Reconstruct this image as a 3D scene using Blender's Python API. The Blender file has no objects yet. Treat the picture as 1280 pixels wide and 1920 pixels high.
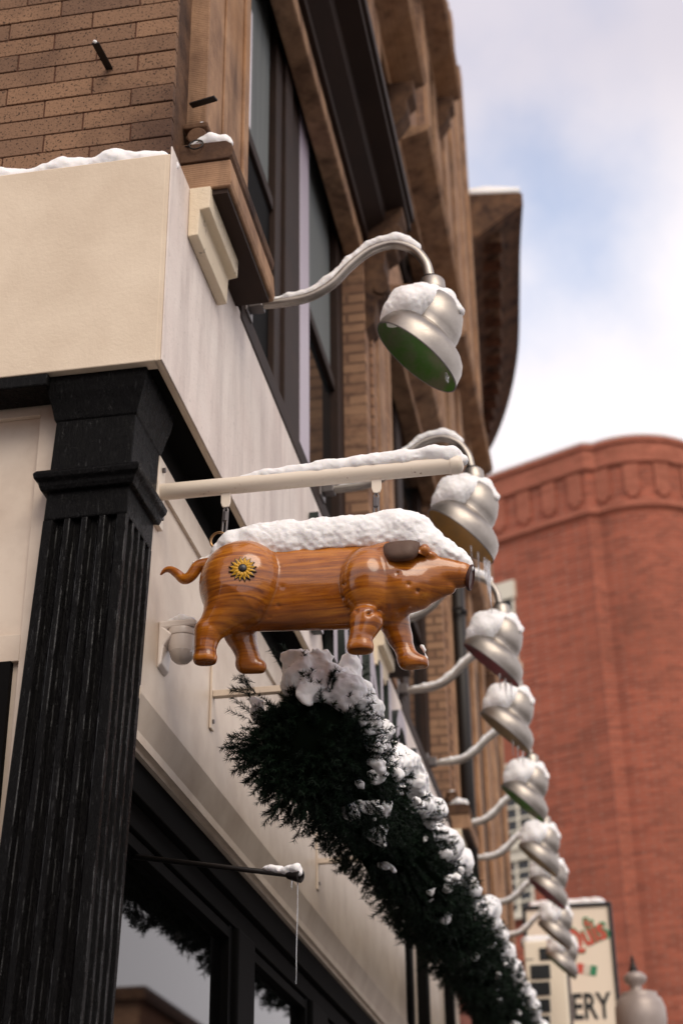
import bpy, bmesh, math, random
import numpy as np
from mathutils import Vector, Matrix
random.seed(7); NR = np.random.RandomState(11)
S = bpy.context.scene
COL = S.collection
R = math.radians

# ------------------------------------------------------------------ camera
FPX = 2965.9
def rot(y, p, r):
    cy, sy, cp, sp = math.cos(y), math.sin(y), math.cos(p), math.sin(p)
    f = np.array([sy*cp, cy*cp, sp]); rt = np.array([cy, -sy, 0.]); up = np.cross(rt, f)
    c, s = math.cos(r), math.sin(r)
    return np.array([c*rt + s*up, -s*rt + c*up, f])
RM = rot(-0.1706, 0.4849, -0.0134)
CAM = np.array([1.23397, -3.92503, 1.6])
cam = bpy.data.objects.new('camera', bpy.data.cameras.new('camera')); COL.objects.link(cam)
mw = Matrix.Identity(4)
for i in range(3):
    mw[i][0] = RM[0][i]; mw[i][1] = RM[1][i]; mw[i][2] = -RM[2][i]; mw[i][3] = CAM[i]
cam.matrix_world = mw
cd = cam.data; cd.sensor_fit = 'VERTICAL'; cd.sensor_height = 36; cd.lens = FPX*36/1920
cd.clip_start = .1; cd.clip_end = 2000
cd.dof.use_dof = True; cd.dof.focus_distance = 4.83; cd.dof.aperture_fstop = 2.7
S.camera = cam

def W(px, py, ax, v):
    """world point where the line of sight through a photo pixel meets the plane axis=v"""
    D = RM.T @ np.array([(px-640)/FPX, -(py-960)/FPX, 1.])
    return CAM + D*((v-CAM[ax])/D[ax])

# ------------------------------------------------------------------ world, sun, exposure
SUN_EL, SUN_AZ = R(44), R(148)      # azimuth clockwise from +y
w = bpy.data.worlds.new('World'); S.world = w; w.use_nodes = True
nt = w.node_tree; nt.nodes.clear(); N = nt.nodes.new; L = nt.links.new
out = N('ShaderNodeOutputWorld'); bg = N('ShaderNodeBackground'); bg.inputs['Strength'].default_value = .102
sky = N('ShaderNodeTexSky'); sky.sky_type = 'NISHITA'; sky.sun_disc = False
sky.sun_elevation = SUN_EL; sky.sun_rotation = SUN_AZ
tc = N('ShaderNodeTexCoord')
noi = N('ShaderNodeTexNoise'); noi.inputs['Scale'].default_value = 5; noi.inputs['Detail'].default_value = 7; noi.inputs['Roughness'].default_value = .5
L(tc.outputs['Generated'], noi.inputs['Vector'])
# an opening in the cloud cover, anchored to a direction of the sky
dv = RM.T @ np.array([(1015-640)/FPX, -(300-960)/FPX, 1.]); dv /= np.linalg.norm(dv)
sub = N('ShaderNodeVectorMath'); sub.operation = 'DISTANCE'; sub.inputs[1].default_value = tuple(dv)
nrm = N('ShaderNodeVectorMath'); nrm.operation = 'NORMALIZE'
L(tc.outputs['Generated'], nrm.inputs[0]); L(nrm.outputs[0], sub.inputs[0])
m1 = N('ShaderNodeMath'); m1.operation = 'MULTIPLY_ADD'; m1.inputs[1].default_value = -.30; m1.inputs[2].default_value = .125
L(noi.outputs['Fac'], m1.inputs[0])
m2 = N('ShaderNodeMath'); m2.operation = 'ADD'; L(sub.outputs['Value'], m2.inputs[0]); L(m1.outputs[0], m2.inputs[1])
cr = N('ShaderNodeMapRange'); cr.interpolation_type = 'SMOOTHSTEP'
cr.inputs['From Min'].default_value = -.02; cr.inputs['From Max'].default_value = .11
cr.inputs['To Min'].default_value = .36; cr.inputs['To Max'].default_value = 1.
L(m2.outputs[0], cr.inputs['Value'])
sep = N('ShaderNodeSeparateXYZ'); L(nrm.outputs[0], sep.inputs[0])
el = N('ShaderNodeMapRange'); el.interpolation_type = 'SMOOTHSTEP'
el.inputs['From Min'].default_value = .58; el.inputs['From Max'].default_value = .70
el.inputs['To Min'].default_value = 0; el.inputs['To Max'].default_value = 1
L(sep.outputs['Z'], el.inputs['Value'])
cc = N('ShaderNodeMix'); cc.data_type = 'RGBA'
cc.inputs['A'].default_value = (10.5, 9.9, 10.2, 1); cc.inputs['B'].default_value = (7.3, 6.85, 7.6, 1)
L(el.outputs[0], cc.inputs['Factor'])
n2 = N('ShaderNodeTexNoise'); n2.inputs['Scale'].default_value = 3.2; n2.inputs['Detail'].default_value = 6
L(tc.outputs['Generated'], n2.inputs['Vector'])
cv = N('ShaderNodeMapRange'); cv.inputs['From Min'].default_value = .3; cv.inputs['From Max'].default_value = .7
cv.inputs['To Min'].default_value = .95; cv.inputs['To Max'].default_value = 1.06
L(n2.outputs['Fac'], cv.inputs['Value'])
vm = N('ShaderNodeVectorMath'); vm.operation = 'SCALE'; L(cc.outputs['Result'], vm.inputs[0]); L(cv.outputs[0], vm.inputs['Scale'])
mx = N('ShaderNodeMix'); mx.data_type = 'RGBA'
skm = N('ShaderNodeVectorMath'); skm.operation = 'MULTIPLY'; skm.inputs[1].default_value = (2.0, 2.5, 2.7)
L(sky.outputs[0], skm.inputs[0])
L(cr.outputs[0], mx.inputs['Factor']); L(skm.outputs[0], mx.inputs['A']); L(vm.outputs[0], mx.inputs['B'])
L(mx.outputs['Result'], bg.inputs['Color']); L(bg.outputs[0], out.inputs[0])

sd = bpy.data.lights.new('sun', 'SUN'); sd.energy = 2.0; sd.angle = R(38); sd.color = (1, .88, .73)
so = bpy.data.objects.new('sun', sd); COL.objects.link(so)
sdir = Vector((math.sin(SUN_AZ)*math.cos(SUN_EL), math.cos(SUN_AZ)*math.cos(SUN_EL), math.sin(SUN_EL)))
so.rotation_euler = sdir.to_track_quat('Z', 'Y').to_euler(); so.location = (3, -6, 9)
S.view_settings.view_transform = 'Standard'; S.view_settings.look = 'None'
S.view_settings.exposure = 0.0; S.view_settings.gamma = 1

# ------------------------------------------------------------------ materials
def hexc(r, g, b):
    f = lambda c: ((c/255+.055)/1.055)**2.4 if c/255 > .04045 else c/255/12.92
    return (f(r), f(g), f(b), 1)
class Mt:
    def __init__(s, name, base=(.5, .5, .5, 1), rough=.6, metal=0, coat=0, spec=.5, sss=0):
        s.m = bpy.data.materials.new(name); s.m.use_nodes = True
        s.t = s.m.node_tree; s.b = s.t.nodes['Principled BSDF']
        i = s.b.inputs; i['Base Color'].default_value = base; i['Roughness'].default_value = rough
        i['Metallic'].default_value = metal; i['Coat Weight'].default_value = coat; i['Coat Roughness'].default_value = .08
        i['Specular IOR Level'].default_value = spec
        if sss:
            i['Subsurface Weight'].default_value = sss; i['Subsurface Radius'].default_value = (.01, .012, .015)
        s.tc = s.n('TexCoord'); s.co = s.tc.outputs['Object']
    def n(s, k): return s.t.nodes.new('ShaderNode'+k)
    def l(s, a, b): s.t.links.new(a, b)
    def mapped(s, sc=(1, 1, 1), ro=(0, 0, 0)):
        k = s.n('Mapping'); k.inputs['Scale'].default_value = sc; k.inputs['Rotation'].default_value = ro
        s.l(s.co, k.inputs[0]); return k.outputs[0]
    def noise(s, scale, detail=4, rough=.55, vec=None, dist=0):
        k = s.n('TexNoise'); k.inputs['Scale'].default_value = scale; k.inputs['Detail'].default_value = detail
        k.inputs['Roughness'].default_value = rough; k.inputs['Distortion'].default_value = dist
        s.l(vec if vec else s.co, k.inputs['Vector']); return k.outputs['Fac']
    def ramp(s, fac, stops):
        k = s.n('ValToRGB'); e = k.color_ramp.elements
        while len(e) < len(stops): e.new(.5)
        for q, (p, c) in zip(e, stops): q.position = p; q.color = c if len(c) == 4 else (*c, 1)
        s.l(fac, k.inputs[0]); return k.outputs[0]
    def mix(s, a, b, f, mode='MIX'):
        k = s.n('Mix'); k.data_type = 'RGBA'; k.blend_type = mode
        for v, nm in ((a, 'A'), (b, 'B'), (f, 'Factor')):
            if hasattr(v, 'links'): s.l(v, k.inputs[nm])
            else: k.inputs[nm].default_value = v
        return k.outputs['Result']
    def math(s, op, a, b=0., c=0.):
        k = s.n('Math'); k.operation = op
        for i, v in enumerate((a, b, c)):
            if hasattr(v, 'links'): s.l(v, k.inputs[i])
            else: k.inputs[i].default_value = v
        return k.outputs[0]
    def rng(s, v, a, b, c, d):
        k = s.n('MapRange'); s.l(v, k.inputs['Value'])
        for nm, x in (('From Min', a), ('From Max', b), ('To Min', c), ('To Max', d)): k.inputs[nm].default_value = x
        return k.outputs[0]
    def color(s, c): s.l(c, s.b.inputs['Base Color']); return s
    def rough(s, c): s.l(c, s.b.inputs['Roughness']); return s
    def bump(s, h, st=.5, d=.01):
        k = s.n('Bump'); k.inputs['Strength'].default_value = st; k.inputs['Distance'].default_value = d
        s.l(h, k.inputs['Height'])
        if s.b.inputs['Normal'].links: s.l(s.b.inputs['Normal'].links[0].from_socket, k.inputs['Normal'])
        s.l(k.outputs[0], s.b.inputs['Normal']); return s
M = {}
def stucco(name, c1, c2, streak=.0):
    a = Mt(name, c1, .75, spec=.25)
    c = a.mix(c1, c2, a.rng(a.noise(2.2, 6, .6), .35, .68, 0, 1))
    if streak:
        v = a.mapped((3, 3, .5)); k = a.rng(a.noise(2.2, 7, .66, v), .44, .74, 0, streak)
        c = a.mix(c, hexc(140, 122, 118), k)
        k2 = a.rng(a.noise(60, 3, .6), .6, .75, 0, streak*.6); c = a.mix(c, hexc(120, 106, 100), k2)
    c = a.mix(c, hexc(120, 100, 84), a.rng(a.noise(34, 3, .6), .74, .78, 0, .6))
    a.color(c); a.bump(a.noise(70, 4, .6), .35, .004); a.bump(a.noise(9, 4), .3, .006); return a.m
M['cream'] = stucco('cream_stucco', hexc(232, 216, 194), hexc(212, 194, 172))
M['fascia'] = stucco('cream_stucco_streaked', hexc(240, 230, 222), hexc(228, 214, 206), .42)
a = Mt('cream_paint', hexc(216, 200, 184), .45)
a.color(a.mix(hexc(220, 205, 188), hexc(196, 178, 160), a.rng(a.noise(5, 6, .6), .4, .75, 0, 1)))
sp = a.rng(a.noise(45, 5, .7), .68, .76, 0, .7); a.bump(a.noise(40, 3), .12, .002); M['paint'] = a.m
a = Mt('bracket_paint', hexc(232, 219, 202), .35)
a.color(a.mix(hexc(232, 219, 202), hexc(128, 74, 44), a.rng(a.noise(38, 5, .7), .64, .72, 0, .8)))
a.bump(a.noise(60, 3), .1, .001); M['bracket'] = a.m
a = Mt('chipped_corbel', hexc(224, 208, 182), .7)
a.color(a.mix(hexc(226, 210, 184), hexc(96, 76, 58), a.rng(a.noise(14, 8, .72), .60, .68, 0, .9)))
a.bump(a.noise(25, 6, .7), .5, .012); M['corbel'] = a.m
# black cracked gloss paint
a = Mt('black_gloss_paint', (.0025, .0022, .0024, 1), .22, spec=.2)
v = a.n('TexVoronoi'); v.feature = 'DISTANCE_TO_EDGE'; v.inputs['Scale'].default_value = 42
wv = a.n('VectorMath'); wv.operation = 'ADD'
nn = a.n('TexNoise'); nn.inputs['Scale'].default_value = 18; nn.inputs['Detail'].default_value = 5
a.l(a.mapped((1.5, 1.5, .55)), nn.inputs['Vector']); a.l(nn.outputs['Color'], wv.inputs[0]); a.l(a.mapped((1.5, 1.5, .6)), wv.inputs[1])
a.l(wv.outputs[0], v.inputs['Vector'])
a.bump(a.rng(v.outputs['Distance'], 0, .12, 0, 1), .4, .003); a.bump(a.noise(22, 7, .7, a.mapped((1.5, 1.5, .35))), .9, .012)
a.rough(a.rng(a.noise(25, 4), .3, .7, .15, .42)); a.l(a.rng(a.noise(90, 5, .75, a.mapped((1.6, 1.6, .22))), .60, .70, .07, .45), a.b.inputs['Specular IOR Level']); M['black'] = a.m
a = Mt('worn_gloss_edge', (.004, .0035, .0036, 1), .2, spec=.3); a.l(a.rng(a.noise(26, 5, .7, a.mapped((1.5, 1.5, .3))), .48, .66, .05, .75), a.b.inputs['Specular IOR Level']); a.bump(a.noise(45, 6, .75, a.mapped((1.5, 1.5, .4))), .8, .006); M['edge'] = a.m
a = Mt('dark_trim_paint', (.004, .0036, .0036, 1), .7, spec=.06); a.bump(a.noise(20, 5), .15, .003); M['blackplain'] = a.m
a = Mt('black_soffit', (.004, .0036, .0036, 1), .85, spec=.1); a.bump(a.noise(20, 5), .15, .003); M['soffit'] = a.m
# snow
def snow(name, c=(.93, .92, .93, 1)):
    a = Mt(name, c, .65, spec=.25, sss=.25)
    a.bump(a.noise(170, 3, .7), .35, .0025); a.bump(a.noise(38, 4, .6), .4, .006); return a.m
M['snow'] = snow('packed_snow')
# carved varnished wood
a = Mt('varnished_wood', (.4, .15, .04, 1), .36, coat=.75, spec=.4)
g = a.noise(7, 6, .55, a.mapped((.42, 1.3, 8.0)), 1.1)
fg = a.noise(60, 4, .6, a.mapped((.25, 1, 3.5)))
big = a.noise(3.2, 3, .5, a.mapped((.5, 1, 2.6)), .6)
c = a.ramp(g, [(.28, (.14, .032, .004)), (.42, (.30, .082, .006)), (.56, (.45, .142, .010)), (.72, (.60, .225, .02))])
c = a.mix(c, (.16, .045, .009, 1), a.rng(big, .50, .72, 0, .6))
c = a.mix(c, (.10, .028, .007, 1), a.rng(fg, .52, .72, 0, .45))
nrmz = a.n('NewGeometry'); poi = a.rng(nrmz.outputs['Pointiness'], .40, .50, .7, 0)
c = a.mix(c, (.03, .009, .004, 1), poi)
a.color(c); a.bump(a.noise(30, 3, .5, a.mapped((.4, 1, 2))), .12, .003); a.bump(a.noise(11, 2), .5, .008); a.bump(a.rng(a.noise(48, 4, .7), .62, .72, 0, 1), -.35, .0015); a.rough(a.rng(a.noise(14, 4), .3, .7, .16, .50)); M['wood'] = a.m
a = Mt('dark_leather', (.035, .024, .02, 1), .5, spec=.2); a.color(a.mix((.16, .098, .072, 1), (.075, .045, .034, 1), a.noise(30, 5, .7))); a.bump(a.noise(80, 4), .3, .002); M['ear'] = a.m
M['petal'] = Mt('sunflower_yellow', (.62, .33, .015, 1), .35).m
M['seed'] = Mt('flower_black', (.012, .009, .01, 1), .35).m
a = Mt('nose_hide', (.05, .014, .009, 1), .5, spec=.3); M['nose'] = a.m
# metals
a = Mt('brushed_nickel', (.46, .42, .38, 1), .38, 1); a.b.inputs['Anisotropic'].default_value = .5
a.color(a.mix((.40, .365, .33, 1), (.25, .225, .205, 1), a.rng(a.noise(6, 6, .6), .4, .72, 0, 1))); a.rough(a.rng(a.noise(90, 3, .6, a.mapped((.3, .3, 3))), .3, .7, .34, .50)); M['nickel'] = a.m
a = Mt('tarnished_steel', (.16, .145, .145, 1), .5, .9); M['steel'] = a.m
a = Mt('brass_ring', (.42, .25, .12, 1), .35, 1); M['brass'] = a.m
a = Mt('rusty_iron', (.012, .009, .008, 1), .5, .3); a.bump(a.noise(60, 4), .3, .002); M['iron'] = a.m
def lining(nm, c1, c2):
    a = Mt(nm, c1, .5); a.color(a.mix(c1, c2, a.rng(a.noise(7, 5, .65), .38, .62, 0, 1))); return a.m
LIN = {'green': lining('green_lamp_lining', (.08, .22, .035, 1), (.20, .20, .13, 1)),  # green, amber and pink: coloured bulb glow painted into the lining colour
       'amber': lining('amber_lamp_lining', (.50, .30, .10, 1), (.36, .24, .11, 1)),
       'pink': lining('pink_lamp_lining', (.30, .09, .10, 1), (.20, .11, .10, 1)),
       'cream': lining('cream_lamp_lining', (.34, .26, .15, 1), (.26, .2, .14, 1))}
a = Mt('ice', (.9, .93, .97, 1), .05); a.b.inputs['Transmission Weight'].default_value = .75; a.b.inputs['IOR'].default_value = 1.31; M['ice'] = a.m
# stone / brick
a = Mt('brown_sandstone', (.22, .14, .09, 1), .85, spec=.2)
c = a.mix(hexc(178, 142, 112), hexc(130, 100, 80), a.rng(a.noise(4, 7, .65), .36, .66, 0, 1))
c = a.mix(c, hexc(74, 56, 48), a.rng(a.noise(2.2, 6, .6, a.mapped((3, 3, .35))), .48, .7, 0, .7))
c = a.mix(c, hexc(168, 124, 84), a.rng(a.noise(.9, 3), .5, .66, 0, .5))
a.color(c); a.bump(a.noise(45, 5, .6), .4, .006)
wv = a.n('TexWave'); wv.wave_type = 'BANDS'; wv.bands_direction = 'Z'; wv.inputs['Scale'].default_value = 35; wv.inputs['Distortion'].default_value = 1.2
a.l(a.co, wv.inputs['Vector']); a.bump(wv.outputs['Fac'], .25, .004); M['stone'] = a.m
a = Mt('weathered_dark_stone', (.1, .07, .05, 1), .85, spec=.2)
c = a.mix(hexc(112, 84, 64), hexc(58, 42, 36), a.rng(a.noise(5, 7, .65), .36, .64, 0, 1))
c = a.mix(c, hexc(140, 92, 58), a.rng(a.noise(9, 5, .7), .6, .74, 0, .6)); a.color(c); a.bump(a.noise(30, 6, .7), .5, .01); M['darkstone'] = a.m
a = Mt('charred_timber', hexc(52, 38, 32), .7, spec=.2); a.color(a.mix(hexc(60, 42, 33), hexc(30, 22, 20), a.noise(6, 5, .6, a.mapped((1, .4, 1))))); M['timber'] = a.m
def speck(a, c, amt=.85):
    s1 = a.rng(a.noise(120, 3, .6), .57, .63, 0, amt); s2 = a.rng(a.noise(60, 3, .6), .63, .68, 0, amt)
    return a.mix(a.mix(c, (.02, .013, .01, 1), s1), (.03, .018, .013, 1), s2)
a = Mt('speckled_roman_brick', (.3, .2, .12, 1), .85, spec=.2)
inf = a.n('Attribute'); inf.attribute_name = 'tone'; 
c = a.mix(hexc(148, 115, 90), hexc(120, 93, 75), inf.outputs['Fac'])
c = a.mix(c, hexc(74, 54, 46), a.rng(a.noise(1.6, 7, .62), .42, .66, 0, .85))
a.color(speck(a, c)); a.bump(a.noise(90, 4, .65), .5, .004); M['roman'] = a.m
M['mortar'] = Mt('red_mortar', hexc(92, 58, 44), .95).m
def bricktex(name, c1, c2, mo, sc, dirt, axes, rowh=.075):
    a = Mt(name, c1, .9, spec=.15)
    sp_ = a.n('SeparateXYZ'); a.l(a.co, sp_.inputs[0]); cb = a.n('CombineXYZ')
    a.l(a.math('ADD', sp_.outputs[axes[0]], a.math('MULTIPLY', sp_.outputs[axes[1]], .999)), cb.inputs[0]); a.l(sp_.outputs[2], cb.inputs[1])
    b = a.n('TexBrick'); b.inputs['Scale'].default_value = sc; b.inputs['Mortar Size'].default_value = .012
    b.inputs['Color1'].default_value = c1; b.inputs['Color2'].default_value = c2; b.inputs['Mortar'].default_value = mo
    b.inputs['Brick Width'].default_value = .24; b.inputs['Row Height'].default_value = rowh; b.inputs['Brick Width'].default_value = rowh*3.2
    a.l(cb.outputs[0], b.inputs['Vector'])
    c = a.mix(b.outputs['Color'], dirt, a.rng(a.noise(.45, 8, .68), .42, .68, 0, .6))
    c = a.mix(c, c1, a.rng(a.noise(3.2, 6, .75, a.mapped((.8, .8, 1.2))), .5, .66, 0, .6)); c = a.mix(c, dirt, a.rng(a.noise(5, 4, .7, a.mapped((.6, .6, 2.5))), .56, .7, 0, .55))
    a.color(c); a.bump(b.outputs['Fac'], -.4, .008); return a.m
M['brick'] = bricktex('tan_brick', hexc(172, 136, 108), hexc(146, 112, 90), hexc(118, 92, 76), 1, hexc(92, 70, 60), (0, 1))
M['redbrick'] = bricktex('red_brick', hexc(176, 99, 77), hexc(134, 73, 58), hexc(160, 116, 100), 1, hexc(120, 76, 62), (0, 1), .115)
M['redtrim'] = bricktex('pale_red_brick', hexc(180, 110, 90), hexc(152, 89, 72), hexc(150, 102, 82), 1, hexc(138, 86, 68), (0, 1), .115)
a = Mt('window_glass', (.010, .012, .013, 1), .03, spec=.6); a.bump(a.noise(1.5, 2), .06, .02); M['glass'] = a.m
a = Mt('shop_glass', (.002, .002, .002, 1), .02, spec=.65); M['shopglass'] = a.m
a = Mt('grey_curtain', hexc(112, 116, 116), .9); a.color(a.mix(hexc(120, 124, 122), hexc(84, 90, 92), a.noise(3, 4, .5, a.mapped((1, 5, .4))))); M['curtain'] = a.m  # grey of reflected sky, painted as a surface colour
M['lilac'] = Mt('pale_window_post', hexc(176, 164, 178), .4).m
M['blind'] = Mt('white_paper', hexc(226, 220, 226), .8).m
M['whitep'] = Mt('white_plastic', hexc(224, 214, 206), .3).m
a = Mt('camera_dome', hexc(190, 180, 172), .12, coat=.8); M['dome'] = a.m
a = Mt('letter_grey', hexc(176, 168, 178), .5); M['letter'] = a.m
M['letteredge'] = Mt('letter_dark_edge', hexc(26, 38, 34), .5).m
def needle():
    a = Mt('fir_needle', (.012, .035, .018, 1), .6, spec=.15)
    inf = a.n('Attribute'); inf.attribute_name = 'tone'
    a.color(a.mix((.002, .0045, .003, 1), (.008, .022, .010, 1), inf.outputs['Fac'])); return a.m
M['needle'] = needle()
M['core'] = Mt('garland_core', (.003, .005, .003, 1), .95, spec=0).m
M['signface'] = Mt('sign_face', hexc(244, 234, 214), .5).m
M['signframe'] = Mt('sign_frame', hexc(28, 34, 38), .4).m
M['red'] = Mt('sign_red', hexc(208, 84, 66), .5).m
M['green'] = Mt('sign_green', hexc(46, 136, 96), .5).m
M['white'] = Mt('sign_white', hexc(220, 214, 196), .5).m
M['ink'] = Mt('sign_ink', hexc(24, 30, 32), .5).m
a = Mt('lamp_post_paint', hexc(150, 136, 128), .42, .25); a.color(a.mix(hexc(184, 172, 166), hexc(140, 128, 122), a.noise(6, 5))); M['post'] = a.m
a = Mt('slushy_asphalt', (.07, .065, .065, 1), .7); a.color(a.mix((.05, .048, .047, 1), (.2, .195, .2, 1), a.rng(a.noise(.8, 7, .6), .5, .7, 0, 1))); M['road'] = a.m
a = Mt('pavement_concrete', (.16, .15, .14, 1), .8); a.color(a.mix((.09, .085, .08, 1), (.26, .25, .25, 1), a.rng(a.noise(1.2, 6), .5, .7, 0, 1))); M['pave'] = a.m
a = Mt('dirty_ground', (.14, .13, .12, 1), .9); a.bump(a.noise(2, 5), .2, .02); M['ground'] = a.m

# ------------------------------------------------------------------ mesh helpers
class MB:
    def __init__(s): s.v = []; s.f = []
    def add(s, vs, fs):
        o = len(s.v); s.v += [tuple(map(float, p)) for p in vs]; s.f += [tuple(i+o for i in q) for q in fs]; return s
    def box(s, x0, x1, y0, y1, z0, z1):
        return s.add([(x, y, z) for x in (x0, x1) for y in (y0, y1) for z in (z0, z1)],
                     [(0, 1, 3, 2), (4, 6, 7, 5), (0, 4, 5, 1), (2, 3, 7, 6), (0, 2, 6, 4), (1, 5, 7, 3)])
    def prism(s, pts, ax, a, b):
        """polygon in the plane normal to axis ax, extruded from a to b"""
        def P(p, h): q = list(p); q.insert(ax, h); return q
        n = len(pts)
        ar = sum(pts[i][0]*pts[(i+1) % n][1]-pts[(i+1) % n][0]*pts[i][1] for i in range(n))
        if (ar < 0) != (ax == 1): pts = pts[::-1]
        if b < a: a, b = b, a
        return s.add([P(p, a) for p in pts]+[P(p, b) for p in pts],
                     [tuple(range(n))[::-1], tuple(range(n, 2*n))]+[(i, (i+1) % n, (i+1) % n+n, i+n) for i in range(n)])
    def tube(s, path, rad, n=14, cap=True):
        path = [Vector(p) for p in path]; m = len(path)
        rad = [rad]*m if not hasattr(rad, '__len__') else rad
        t = (path[1]-path[0]).normalized(); u = t.orthogonal().normalized(); vs = []
        for i, p in enumerate(path):
            d = (path[min(i+1, m-1)]-path[max(i-1, 0)]).normalized()
            u = (u-d*u.dot(d)).normalized(); q = d.cross(u)
            vs += [p+(u*math.cos(2*math.pi*k/n)+q*math.sin(2*math.pi*k/n))*rad[i] for k in range(n)]
        fs = [(i*n+k, i*n+(k+1) % n, (i+1)*n+(k+1) % n, (i+1)*n+k) for i in range(m-1) for k in range(n)]
        if cap: fs += [tuple(range(n))[::-1], tuple(range((m-1)*n, m*n))]
        return s.add(vs, fs)
    def rings(s, rs, n=40, close=False):
        """rs: list of (centre, normal, radius); u axis kept along world y"""
        vs = []
        for c, nn, r in rs:
            nn = Vector(nn).normalized(); y = Vector((0, 1, 0)); y = (y-nn*y.dot(nn)).normalized(); q = nn.cross(y); c = Vector(c)
            vs += [c+(y*math.cos(2*math.pi*k/n)+q*math.sin(2*math.pi*k/n))*r for k in range(n)]
        fs = [(i*n+k, i*n+(k+1) % n, (i+1)*n+(k+1) % n, (i+1)*n+k) for i in range(len(rs)-1) for k in range(n)]
        if close: fs += [tuple(range(n))[::-1], tuple(range((len(rs)-1)*n, len(rs)*n))]
        return s.add(vs, fs)
    def lathe(s, prof, c, n=32):
        return s.rings([((c[0], c[1], c[2]+z), (0, 0, 1), max(r, 1e-4)) for r, z in prof], n, True)
    def build(s, name, mat, parent=None, smooth=False, bevel=0, autos=None):
        me = bpy.data.meshes.new(name); o = bpy.data.objects.new(name, me); COL.objects.link(o)
        off = Vector((0, 0, 0))
        if parent:
            o.parent = parent; p = parent
            while p: off += p.location; p = p.parent
        me.from_pydata([tuple(Vector(v)-off) for v in s.v], [], s.f); me.update()
        bm = bmesh.new(); bm.from_mesh(me); bmesh.ops.recalc_face_normals(bm, faces=bm.faces); bm.to_mesh(me); bm.free()
        if smooth:
            me.polygons.foreach_set('use_smooth', [True]*len(me.polygons))
            if autos: me.set_sharp_from_angle(angle=R(autos))
        me.materials.append(mat)
        if bevel:
            b = o.modifiers.new('bevel', 'BEVEL'); b.width = bevel; b.segments = 2; b.limit_method = 'ANGLE'
        return o
def tag(o, label=None, cat=None, group=None, kind=None):
    for k, v in (('label', label), ('category', cat), ('group', group), ('kind', kind)):
        if v: o[k] = v
    return o
def thing(name, loc, label, cat, group=None):
    o = bpy.data.objects.new(name, None); COL.objects.link(o); o.location = loc; o.empty_display_size = .1
    return tag(o, label, cat, group)
def spline(pts, per=8):
    P = [Vector(p) for p in pts]; P = [P[0]*2-P[1]]+P+[P[-1]*2-P[-2]]; o = []
    for i in range(1, len(P)-2):
        for k in range(per):
            t = k/per; a, b, c, d = P[i-1:i+3]
            o.append(.5*((2*b)+(c-a)*t+(2*a-5*b+4*c-d)*t*t+(3*b-a-3*c+d)*t**3))
    o.append(P[-2]); return o

# ---- implicit surfaces, meshed by surface nets
_T = NR.rand(32, 32, 32).astype(np.float32)
def vnoise(p, sc):
    q = p*sc; i = np.floor(q).astype(int); f = q-i; f = f*f*(3-2*f); r = 0
    for a in (0, 1):
        for b in (0, 1):
            for c in (0, 1):
                wt = (f[..., 0] if a else 1-f[..., 0])*(f[..., 1] if b else 1-f[..., 1])*(f[..., 2] if c else 1-f[..., 2])
                r = r+wt*_T[(i[..., 0]+a) % 32, (i[..., 1]+b) % 32, (i[..., 2]+c) % 32]
    return r-.5
def smin(a, b, k):
    if k <= 0: return np.minimum(a, b)
    h = np.clip(.5+.5*(b-a)/k, 0, 1); return b+(a-b)*h-k*h*(1-h)
def sd_cone(p, a, b, r1, r2, ys=1.):
    a = np.array(a, float); b = np.array(b, float); sc = np.array([1, ys, 1.]); yc = (a[1]+b[1])/2
    p = p*sc; a = a*sc; b = b*sc
    ba = b-a; t = np.clip(((p-a)@ba)/max(ba@ba, 1e-9), 0, 1)
    return np.linalg.norm(p-a-t[..., None]*ba, axis=-1)-(r1+(r2-r1)*t)
def sd_ell(p, c, r, ang=0.):
    q = p-np.array(c); ca, sa = math.cos(ang), math.sin(ang)
    x = q[..., 0]*ca+q[..., 2]*sa; z = -q[..., 0]*sa+q[..., 2]*ca
    q = np.stack([x, q[..., 1], z], -1); r = np.array(r)
    k0 = np.linalg.norm(q/r, axis=-1); k1 = np.linalg.norm(q/(r*r), axis=-1)+1e-9
    return k0*(k0-1)/k1
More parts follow.
